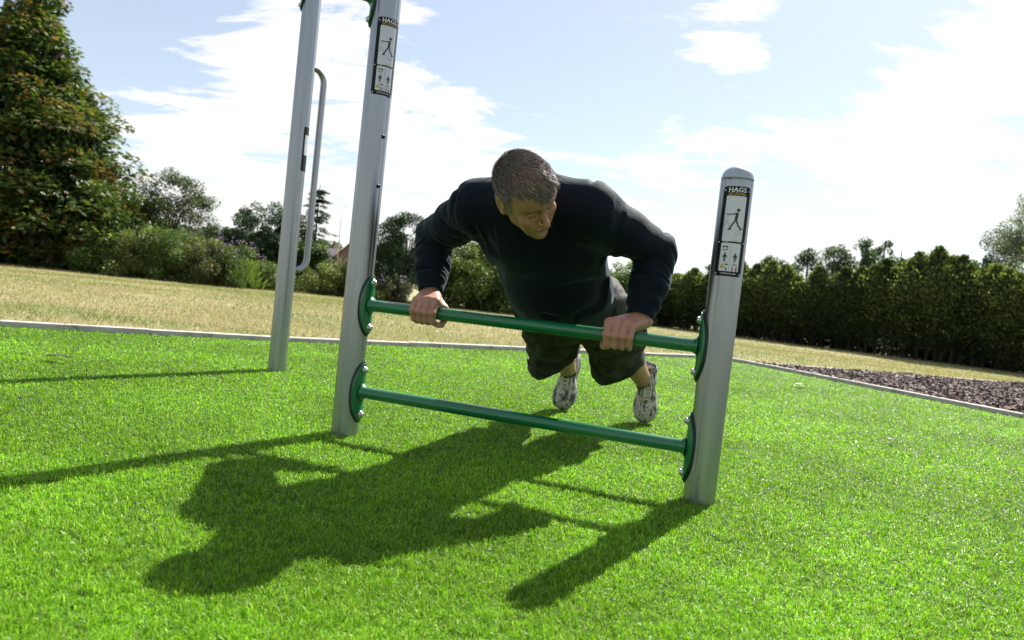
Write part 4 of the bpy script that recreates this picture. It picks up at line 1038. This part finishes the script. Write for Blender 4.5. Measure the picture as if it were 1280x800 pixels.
# big horse chestnut on the left, going brown at the tips
def chestnut():
    prof = lambda t: 4.8 * max(.05, 1 - ((t - .1) / .87) ** 1.15) if t > .1 else 4.8 * (.9 + t)
    c, r = clumps_profile(270, .4, 12.2, prof, 1.12, .22, 3); r = r * (1.05 - .045 * c[:, 2]); c[:, :2] *= np.where(c[:, 2:] > 7, .72, 1)
    k = RNG.choice(len(c), 34000, p=r ** 2 / (r ** 2).sum()); d = rnd(34000); d[:, 2] = np.abs(d[:, 2]) * .9 - .12; rr = .62 + .38 * RNG.random(34000) ** .6
    P = c[k] + d * np.array([1, 1, .75]) * (r[k] * rr)[:, None]
    out = []; h0 = unit(d * .9 + rnd(34000) * .35 + np.array([0, 0, -.15])); side = unit(np.cross(h0, unit(rnd(34000) * .4 + np.array([0, 0, 1]))))
    cl = (.7 + .6 * np.random.default_rng(5).random(len(c)))[k]; rust = (np.random.default_rng(6).random(len(c)) ** 1.1)[k]
    base = cols(34000, [(.075, .125, .024), (.11, .16, .032), (.16, .20, .05), (.045, .075, .018)], [4, 4, 2.4, 2], .2) * cl[:, None]
    rs = RNG.random(34000) < .07 + .40 * (rust > .74) + .28 * (P[:, 2] < 4.2) * (rust > .4); base[rs] = cols(rs.sum(), [(.19, .105, .032), (.14, .075, .025), (.22, .15, .045)], [3, 2, 2], .2)
    for f_ in (-1.15, -.6, 0, .6, 1.15):
        D = unit(h0 * math.cos(f_) + side * math.sin(f_) + np.array([0, 0, -.28])); L = np.full(34000, .165 * (1 - .22 * abs(f_))) * (.7 + .6 * RNG.random(34000))
        V, Q = quads(P, D, np.cross(side, h0), L, L * .36, .18); cc = base * (.85 + .3 * RNG.random((34000, 1))); out.append((V, Q, np.repeat(np.clip(cc, .003, 1), 4, 0)))
    # twig and inner foliage
    V, Q, cc = leafy(c * np.array([.8, .8, .97]), r * .92, 60000, .24, .15, DG, [3, 2, 1, 3], seed=9); out.append((V, Q, cc))
    cr = merge(out); tr = [[(0, 0, -.2), (.05, .02, .9), (0, .1, 2.4), (.1, 0, 5), (.0, .1, 8.5)]]; ra = [[.42, .34, .28, .2, .06]]
    for i in range(14):
        a = i * 2.4; z = 1.4 + i * .42; R_ = 3.3 - .12 * i; tr.append([(0, 0, z), (math.cos(a) * R_ * .4, math.sin(a) * R_ * .4, z + .7), (math.cos(a) * R_, math.sin(a) * R_, z + 1.5)]); ra.append([.14, .09, .03])
    return cr, trunk_mesh(tr, ra)
cr, tr = chestnut(); x_, y_ = px(8, 27.5)
plant('chestnut_tree', x_, y_, 'large chestnut tree with browning leaves filling the left edge', 'tree', cr, tr)

def bush_crown(rx, h, nl, L, W, pal, wts, seed, nc=60, top=None, zmin=.05, lump=.2, up=.35, tip=None, flat=.8, rs=None):
    prof = top or (lambda t: rx * (1 - t ** 3.0) ** .5 * (.8 + .2 * min(1, t * 4)))
    c, r = clumps_profile(nc, zmin, h * .9, prof, rs or min(rx, h) * .28, lump, seed)
    return leafy(c, r, nl, L, W, pal, wts, seed=seed, up=up, tipcol=tip, flat=flat)
def stems(h, rx, n, seed, r0=.05, lean=.5):
    rg = random.Random(seed); tr = []; ra = []
    for i in range(n):
        a = rg.random() * 6.28; R_ = rx * lean * (.3 + .7 * rg.random()); bx_ = rg.uniform(-.12, .12) * rx; by_ = rg.uniform(-.12, .12) * rx
        tr.append([(bx_, by_, -.15), (bx_ + math.cos(a) * R_ * .4, by_ + math.sin(a) * R_ * .4, h * .4), (bx_ + math.cos(a) * R_, by_ + math.sin(a) * R_, h * .8)]); ra.append([r0, r0 * .65, r0 * .2])
    return trunk_mesh(tr, ra, 7)
# hawthorn behind the brambles
hp = lambda t: 1.8 * (1 - max(0, (t - .35) / .65) ** 2.2) ** .5 if t > .35 else 1.75 * (.75 + .25 * t / .35)
cr = bush_crown(1.8, 4.75, 30000, .085, .05, [(.055, .085, .035), (.08, .11, .045), (.035, .055, .022), (.12, .10, .045)], [4, 3, 3, .8], 21, 130, hp, .2, .26, rs=.34)
x_, y_ = px(203, 29); plant('hawthorn_tree', x_, y_, 'dull green hawthorn rising behind the brambles right of the chestnut', 'tree', cr, stems(3.4, 1.6, 7, 2, .09))
cr = bush_crown(1.6, 3.9, 26000, .12, .07, MG, [4, 3, 3, 1], 22, 80); x_, y_ = px(128, 26.8)
plant('leafy_shrub', x_, y_, 'mid green leafy shrub tucked against the right side of the chestnut', 'shrub', cr, stems(2.6, 1.4, 5, 3))
# low brambles and weeds along the field edge
BR = [(30, 26.0, 1.15, 1.0, 0, 'low green bramble under the left edge of the chestnut'), (78, 26.0, 1.1, 1.1, 2, 'straw-tipped bramble below the middle of the chestnut'), (128, 25.6, 1.1, 1.2, 0, 'green bramble in front of the leafy shrub'),
      (172, 25.6, 1.3, 1.65, 1, 'yellow-green bramble in front of the hawthorn'), (214, 25.8, 1.3, 1.75, 0, 'tall green bramble directly below the hawthorn'), (252, 26.0, 1.2, 1.6, 2, 'bramble with purple flowers right of the hawthorn'),
      (285, 26.4, 1.15, 1.5, 0, 'bramble thick with purple flowers left of the blue-green tree'), (326, 27.5, .9, 1.0, 0, 'low bramble against the foot of the lone tall post'), (400, 29.5, 1.3, 1.15, 1, 'olive bramble between the two tall posts'), (432, 30.5, 1.1, 1.45, 2, 'bramble beside the left tall post, below the brick house')]
PALS = [MG, [(.14, .17, .04), (.10, .14, .03), (.18, .19, .06), (.07, .10, .025)], [(.13, .14, .05), (.09, .12, .035), (.22, .17, .08), (.06, .09, .025)]]
pet = mat('flower_petal', (.24, .17, .28), .7)
for i, (X_, d_, rx, h, kind, lab) in enumerate(BR):
    h *= 1.15; cr = bush_crown(rx, h, 11000, .085, .05, PALS[kind], [4, 3, 2, 2], 30 + i, 50, lump=.3, rs=.30); x_, y_ = px(X_, d_)
    root = plant('bramble', x_, y_, lab, 'shrub', cr, stems(h * 1.02, rx, 9, 40 + i, .018, .9), 'brambles along the field edge', 'foliage', 'stems')
    if i in (5, 6):
        P = rnd(42) * np.array([rx, rx, h * .5]) + np.array([0, 0, h * .62]); P = P[P[:, 2] > h * .55]; pp = np.repeat(P, 8, 0) + RNG.normal(0, .035, (len(P) * 8, 3))
        V, Q = quads(pp, unit(rnd(len(pp)) + np.array([0, 0, .8])), rnd(len(pp)), np.full(len(pp), .07), np.full(len(pp), .05)); link('flower_heads', npmesh('flower_heads', V, Q, False), pet, root)['kind'] = 'stuff'
# bright spiky weed
n = 260; P = np.zeros((n, 3)); P[:, :2] = RNG.normal(0, .22, (n, 2)); P[:, 2] = RNG.random(n) * .9; D = unit(np.concatenate([P[:, :2] * 1.2 + RNG.normal(0, .25, (n, 2)), np.full((n, 1), .9)], 1))
V, Q = quads(P, D, rnd(n), .25 + .2 * RNG.random(n), np.full(n, .04)); c = np.repeat(cols(n, [(.13, .19, .04), (.10, .16, .03)], [1, 1]), 4, 0); x_, y_ = px(305, 25.2)
plant('spiky_weed', x_, y_, 'bright yellow-green spiky weed left of the lone tall post', 'plant', (V, Q, c), None, crown_name='leaves')
# trees left of centre
cr = bush_crown(1.5, 2.3, 12000, .11, .06, DG, [2, 4, 3, 1], 50, 50); x_, y_ = px(262, 33); plant('round_shrub', x_, y_, 'low dark round shrub far behind the purple-flowered brambles', 'shrub', cr, stems(2, 1.3, 5, 50))
hp2 = lambda t: 1.45 * (1 - max(0, (t - .5) / .5) ** 2) ** .5
cr = bush_crown(1.55, 4.1, 24000, .10, .06, [(.035, .07, .035), (.055, .095, .05), (.02, .04, .02)], [4, 3, 3], 51, 110, hp2, .1, .34, rs=.30); x_, y_ = px(318, 30)
plant('blue_green_tree', x_, y_, 'loose blue-green tree just left of the lone tall post', 'tree', cr, stems(3.1, 1.5, 8, 51, .07, .8))
cr = bush_crown(1.2, 3.0, 34000, .11, .06, DG, [4, 2, 1, 4], 52, 60, hp2, .0); x_, y_ = px(353, 30.5); plant('dark_shrub', x_, y_, 'dark dense shrub directly behind the lone tall post', 'shrub', cr, stems(2.6, 1.2, 5, 52))
# tiered spruce-like tree seen beside the curved handle
parts = []
for q in range(17):
    z = .9 + q * .24; R_ = 1.45 * (1 - q / 19) ** .8
    for j in range(8):
        if random.random() < .3: continue
        R_ = 1.45 * (1 - q / 19) ** .8 * random.uniform(.45, 1.15); z = .9 + q * .24 + random.uniform(-.1, .1)
        a = j * .7 + q * 1.1; m_ = 120; t = RNG.random(m_) ** .7; P = np.stack([np.cos(a) * t * R_, np.sin(a) * t * R_, z + .10 * t - .16 * t * t + RNG.normal(0, .02, m_)], 1); P += RNG.normal(0, .05, (m_, 3)) * np.array([1, 1, .3])
        D = unit(np.stack([np.cos(a) + RNG.normal(0, .6, m_), np.sin(a) + RNG.normal(0, .6, m_), RNG.normal(-.1, .2, m_)], 1)); V, Q = quads(P, D, np.tile([0, 0, 1.], (m_, 1)), np.full(m_, .15), np.full(m_, .05), .1)
        parts.append((V, Q, np.repeat(cols(m_, [(.02, .045, .022), (.035, .07, .03)], [1, 1]), 4, 0)))
x_, y_ = px(384, 33); plant('tiered_conifer', x_, y_, 'slim conifer with level tiers of branches, seen beside the curved handle', 'tree', merge(parts), trunk_mesh([[(0, 0, -.2), (0, 0, 5.0)]], [[.10, .015]]))
cr = bush_crown(.95, 2.3, 9000, .09, .05, MG, [4, 3, 3, 1], 54, 40); x_, y_ = px(380, 31); plant('leafy_shrub', x_, y_, 'green shrub at the foot of the tiered conifer', 'shrub', cr, stems(2, .9, 4, 54))
cr = bush_crown(.8, 1.55, 6000, .08, .05, DG, [1, 3, 3, 1], 55, 30); x_, y_ = px(405, 34); plant('small_shrub', x_, y_, 'small dark shrub below the distant slate roof', 'shrub', cr, stems(1.4, .7, 4, 55))
# yew beside the left tall post
yp = lambda t: 1.9 * (1 - max(0, (t - .25) / .75) ** 2.6) ** .55
cr = bush_crown(1.9, 4.2, 34000, .13, .045, [(.018, .04, .018), (.03, .06, .022), (.045, .085, .028)], [4, 4, 1.5], 56, 150, yp, .1, .2, up=.9, rs=.34); x_, y_ = px(500, 32)
plant('yew_tree', x_, y_, 'dark dense evergreen with a rounded top right of the left tall post', 'tree', cr, stems(3.6, 1.4, 6, 56, .12, .4))
cr = bush_crown(.7, 1.2, 5000, .10, .035, [(.12, .14, .09), (.17, .19, .12), (.08, .10, .06)], [3, 2, 3], 57, 26); x_, y_ = px(487, 29.5)
root = plant('butterfly_bush', x_, y_, 'grey-green butterfly bush in front of the dark evergreen', 'shrub', cr, stems(1.1, .7, 6, 57, .02, .9), crown_name='foliage', trunk_name='stems')
P = rnd(22) * np.array([.6, .6, .4]) + np.array([0, 0, .95]); pp = np.repeat(P, 6, 0) + RNG.normal(0, .03, (len(P) * 6, 3)); V, Q = quads(pp, unit(rnd(len(pp)) + [0, 0, .8]), rnd(len(pp)), np.full(len(pp), .07), np.full(len(pp), .05)); link('flower_heads', npmesh('flower_heads', V, Q, False), pet, root)['kind'] = 'stuff'
cr = bush_crown(.7, .85, 4500, .09, .05, PALS[1], [4, 3, 2, 2], 58, 24); x_, y_ = px(462, 29); plant('bramble', x_, y_, 'low yellow-green bramble right behind the upper left mounting plate', 'shrub', cr, stems(.8, .6, 6, 58, .015, .9), 'brambles along the field edge', 'foliage', 'stems')
# sunlit bushes seen under the man's arms
cr = bush_crown(2.3, 3.15, 30000, .12, .075, [(.085, .13, .028), (.12, .17, .04), (.055, .09, .02), (.17, .20, .06)], [4, 3, 3, 1.3], 60, 110, zmin=.1, rs=.45); x_, y_ = px(588, 32)
plant('sunlit_bush', x_, y_, 'big bright green bush seen under the bent arm left of the head', 'shrub', cr, stems(2.7, 2.0, 8, 60, .06))
cr = bush_crown(1.8, 2.0, 18000, .12, .075, DG, [2, 4, 3, 1], 61, 70, zmin=.0, rs=.38); x_, y_ = px(632, 31.5); plant('hedge_bush', x_, y_, 'darker bush behind the left side of the chest', 'shrub', cr, stems(1.7, 1.6, 6, 61))
cr = bush_crown(2.0, 2.6, 16000, .12, .07, MG, [4, 2, 3, 1], 62, 70, zmin=.0, rs=.4); x_, y_ = px(700, 36); plant('hedge_bush', x_, y_, 'green bush hidden mostly behind the torso', 'shrub', cr, stems(2.2, 1.8, 6, 62))
cr = bush_crown(1.7, 3.5, 20000, .12, .075, MG, [3, 4, 2, 2], 63, 80, zmin=.0, rs=.4); x_, y_ = px(778, 37); plant('sunlit_bush', x_, y_, 'bright bush showing through the bent arm right of the chest', 'shrub', cr, stems(3, 1.5, 6, 63))

# the conifer screen on the right
def conifer(seed, H, R_, light):
    rg = np.random.default_rng(seed); n = 17000; t = rg.random(n) ** .9; z = .30 + (H - .30) * t; a = rg.random(n) * 2 * np.pi
    w_ = R_ * np.where(t < .62, 1, np.clip(1 - ((t - .62) / .38) ** 1.9, 0.12, 1)) * np.clip(.5 + t * 1.8, 0, 1); bl = vnoise(np.cos(a) * 1.6 + seed * 3, np.sin(a) * 1.6 + 9, z * 3.2 + seed); w_ = w_ * np.clip(.45 + 1.25 * bl, .3, 1.5) * (1 + (.12 + .22 * (t > .7)) * rg.normal(size=n)); rad = w_ * rg.random(n) ** .42
    P = np.stack([np.cos(a) * rad, np.sin(a) * rad, z], 1); out = np.stack([np.cos(a), np.sin(a), a * 0], 1); thin = rg.random(n) < np.clip(-.08 + t * 2.5, .03, 1) * np.clip(1.75 - 1.35 * t, .3, 1)
    P, out, t, rad, w_ = P[thin], out[thin], t[thin], rad[thin], w_[thin]; n = len(P)
    D = unit(out * (.8 - .5 * t[:, None]) + np.array([0, 0, .45]) + np.array([0, 0, .5]) * t[:, None] + rg.normal(0, .35, (n, 3))); L = (.07 + .10 * rg.random(n)) * (1 + .5 * (t > .85)); 
    V, Q = quads(P, D, unit(rg.normal(size=(n, 3))), L, L * .30, .05)
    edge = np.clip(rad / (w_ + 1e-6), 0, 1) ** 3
    c = cols(n, [(.042, .072, .030), (.060, .098, .036), (.027, .046, .020)], [4, 3, 3], .2); hi = (rg.random(n) < (.15 + .5 * light) * edge * (.25 + 1.3 * t ** 1.5))[:, None]; c = np.where(hi, np.array([.21, .26, .08]) * (.8 + .4 * rg.random((n, 1))), c)  # yellow-green outer tips, more of them near the top: sunlit brightness painted into colour
    # bare inner twigs low down
    tr = [[(0, 0, -.2), (rg.normal(0, .03), rg.normal(0, .03), H * .5), (0, 0, H * .93)]]; ra = [[.065, .045, .012]]
    for i in range(26):
        zz = .35 + i * .10; aa = rg.random() * 6.28; l = R_ * (.4 + .5 * rg.random()); tr.append([(0, 0, zz), (math.cos(aa) * l * .6, math.sin(aa) * l * .6, zz + .10), (math.cos(aa) * l, math.sin(aa) * l, zz + .12)]); ra.append([.012, .008, .003])
    return (V, Q, np.repeat(np.clip(c, .003, 1), 4, 0)), trunk_mesh(tr, ra, 6)
protos = []
for k_ in range(6):
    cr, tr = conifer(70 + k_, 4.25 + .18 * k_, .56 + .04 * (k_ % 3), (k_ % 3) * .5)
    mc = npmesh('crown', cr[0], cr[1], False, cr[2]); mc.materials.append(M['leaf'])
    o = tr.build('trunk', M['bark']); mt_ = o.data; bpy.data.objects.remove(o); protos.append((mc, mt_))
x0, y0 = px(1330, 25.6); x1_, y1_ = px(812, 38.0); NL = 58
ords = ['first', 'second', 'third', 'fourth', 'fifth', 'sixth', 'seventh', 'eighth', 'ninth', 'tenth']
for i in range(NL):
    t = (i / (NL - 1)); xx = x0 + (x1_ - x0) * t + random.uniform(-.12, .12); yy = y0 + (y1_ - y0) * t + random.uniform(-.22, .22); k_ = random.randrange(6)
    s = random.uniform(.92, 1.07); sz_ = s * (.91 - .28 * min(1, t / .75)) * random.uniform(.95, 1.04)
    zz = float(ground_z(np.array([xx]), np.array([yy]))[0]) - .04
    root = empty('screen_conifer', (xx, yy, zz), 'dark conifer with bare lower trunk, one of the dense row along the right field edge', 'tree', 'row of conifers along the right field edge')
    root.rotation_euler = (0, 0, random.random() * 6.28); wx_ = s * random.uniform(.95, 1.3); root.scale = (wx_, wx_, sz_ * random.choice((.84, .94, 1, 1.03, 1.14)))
    for nm, me in (('crown', protos[k_][0]), ('trunk', protos[k_][1])):
        o = bpy.data.objects.new(nm, me); COL.objects.link(o); o.parent = root
# a low thicket behind the row closes the view between the trunks
for i, (X_, d_, rx, h, lab) in enumerate([(800, 41.5, 2.6, 2.0, 'dark thicket at the far left end of the conifer row'), (915, 37.6, 2.3, 2.0, 'dark thicket behind the conifers hidden by the short post'), (870, 39, 2.5, 2.0, 'dark thicket behind the conifer row, just left of the short post'), (960, 36, 2.6, 2.1, 'dark thicket behind the conifers right of the short post'), (1040, 33.6, 2.6, 2.1, 'dark thicket behind the conifers under the two tall poplars'), (1130, 31.5, 2.5, 2.1, 'dark thicket behind the conifers right of the poplars'), (1215, 29.7, 2.4, 2.0, 'dark thicket behind the conifers left of the silvery tree'), (1300, 28.0, 2.4, 1.9, 'dark thicket behind the conifers at the right edge')]):
    cr = bush_crown(rx, h, 15000, .14, .08, [(.018, .034, .012), (.03, .05, .018)], [1, 1], 90 + i, 60, zmin=-.1, rs=.42); x_, y_ = px(X_, d_); plant('thicket', x_, y_, lab, 'shrub', cr, stems(h * .8, rx, 5, 90 + i, .03), 'thickets behind the conifer row', 'foliage', 'stems')
# taller trees beyond
def lobed(seed, W_, H, n, pal, wts, L): 
    hp_ = lambda t: W_ * (1 - max(0, (t - .55) / .45) ** 2.0) ** .5 * min(1, .35 + t * 1.4)
    return bush_crown(W_, H, n, L, L * .6, pal, wts, seed, 70, hp_, H * .2, .3, rs=W_ * .28)
for X_, d_, W_, H, lab in ((1070, 46, 1.15, 7.5, 'rounded taller tree showing above the middle of the conifer row'), (1094, 47, .8, 7.9, 'narrow taller tree standing highest above the conifer row'), (1145, 42, 1.0, 6.7, 'slim tree tip above the conifers right of the narrow one'),
                           (1032, 46, 1.2, 7.0, 'rounded tree top above the conifers, left of the two tallest'), (1000, 47, 1.3, 6.4, 'low tree top above the conifers right of the short post'), (958, 47, 1.3, 5.7, 'lowest rounded tree top, nearest the short post on its right'), (1116, 44, .9, 6.9, 'airy tree top just right of the highest one above the row'), (1182, 40, .9, 6.4, 'thin airy tree top above the right part of the conifer row'), (1222, 38, 1.0, 6.4, 'ragged tree top next to the silvery tree on its left')):
    x_, y_ = px(X_, d_); plant('distant_tree', x_, y_, lab, 'tree', lobed(int(X_), W_, H, 9000, [(.06, .10, .04), (.09, .13, .05), (.04, .065, .03)], [3, 3, 2], .14), trunk_mesh([[(0, 0, -.2), (.1, 0, H * .5), (0, 0, H * .9)]], [[.16, .1, .02]]), 'trees beyond the conifer row')
x_, y_ = px(1292, 36); plant('silvery_tree', x_, y_, 'silvery grey-green tree rising above the conifers at the right edge', 'tree', lobed(400, 2.3, 9.9, 60000, [(.13, .17, .12), (.18, .22, .16), (.09, .12, .08)], [3, 2, 3], .10), trunk_mesh([[(0, 0, -.2), (.1, 0, 4), (0, 0, 7.5)]], [[.22, .14, .03]]))

# far houses left of centre
brick = mat('house_brick', (.16, .095, .075), .85); roofm = mat('roof_tile', (.13, .11, .11), .8); rend = mat('house_render', (.55, .54, .52), .8); glassm = mat('window_glass', (.08, .10, .12), .1); frm = mat('window_frame', (.75, .75, .75), .5)
def house(X_, d_, w_, dp, eave, ridge_, rot, wallm, label, gable_win):
    x_, y_ = px(X_, d_); root = empty('house', (x_, y_, -.5), label, 'house'); root.rotation_euler = (0, 0, rot)
    b = MB(); hw_, hd_ = w_ / 2, dp / 2
    v = [(-hw_, -hd_, 0), (hw_, -hd_, 0), (hw_, hd_, 0), (-hw_, hd_, 0), (-hw_, -hd_, eave), (hw_, -hd_, eave), (hw_, hd_, eave), (-hw_, hd_, eave), (0, -hd_, ridge_), (0, hd_, ridge_)]
    b.add(v, [(0, 1, 5, 8, 4), (2, 3, 7, 9, 6), (1, 2, 6, 5), (3, 0, 4, 7), (4, 8, 9, 7), (5, 6, 9, 8), (3, 2, 1, 0)], False); b.build('wall', wallm, root)
    b = MB(); o_ = .35; e2 = eave - o_ * (ridge_ - eave) / hw_
    for s in (-1, 1):
        vv = [(s * (hw_ + o_), -hd_ - .3, e2 + .06), (0, -hd_ - .3, ridge_ + .06), (0, hd_ + .3, ridge_ + .06), (s * (hw_ + o_), hd_ + .3, e2 + .06)]; v2 = [(a, b_, c_ + .16) for a, b_, c_ in vv]
        b.add(vv + v2, [(0, 1, 2, 3), (7, 6, 5, 4), (0, 4, 5, 1), (1, 5, 6, 2), (2, 6, 7, 3), (3, 7, 4, 0)], False)
    rf = b.build('roof', roofm, root); b = MB(); b.box((hw_ * .3, hd_ * .3, ridge_ + .3), (.45, .3, .9)); b.build('chimney', brick, rf)
    for wx, wz in gable_win:
        b = MB(); b.box((wx, -hd_ - .03, wz), (.62, .04, .62)); f_ = b.build('window', frm, root)
        b = MB(); b.box((wx - .29, -hd_ - .08, wz), (.24, .012, .52)); b.box((wx + .29, -hd_ - .08, wz), (.24, .012, .52)); b.build('pane', glassm, f_)
    return root
house(441, 130, 6.4, 9, 3.4, 6.6, -.10, brick, 'red brick gable house partly hidden behind the left tall post', [(-1.7, 2.9), (1.4, 2.9)])
house(412, 140, 9, 10, 3.0, 5.4, 1.25, rend, 'low grey-roofed house far beyond the brambles', [(-2.5, 1.8), (2.5, 1.8)])
x_, y_ = px(414, 80); b = MB(); b.tube([(0, 0, -.5), (0, 0, 8.2)], .05, 8); b.box((0, 0, 7.9), (.5, .02, .02)); b.box((0, 0, 7.5), (.35, .02, .02)); o = b.build('aerial_mast', M['steel'], None, (x_, y_, 0)); tag(o, 'thin mast standing up left of the brick house', 'mast')
# far wood closing the horizon
n = 60000; a = RNG.uniform(-1.25, 1.25, n); rr_ = 190 + RNG.random(n) * 25; hgt = 5.5 + 3.5 * vnoise(a * 22, a * 0 + 3, a * 0) + 2 * vnoise(a * 90, a * 0, a * 0); P = np.stack([np.sin(a) * rr_, np.cos(a) * rr_, -1 + hgt * RNG.random(n) ** .8], 1)
V, Q = quads(P, rnd(n), rnd(n), np.full(n, 1.3), np.full(n, 1.0)); c = np.repeat(cols(n, [(.07, .10, .06), (.09, .12, .07)], [1, 1], .12), 4, 0)
tag(link('far_wood', npmesh('far_wood', V, Q, False, c), M['leaf']), 'far-off wood along the horizon behind the trees', 'wood', kind='stuff')
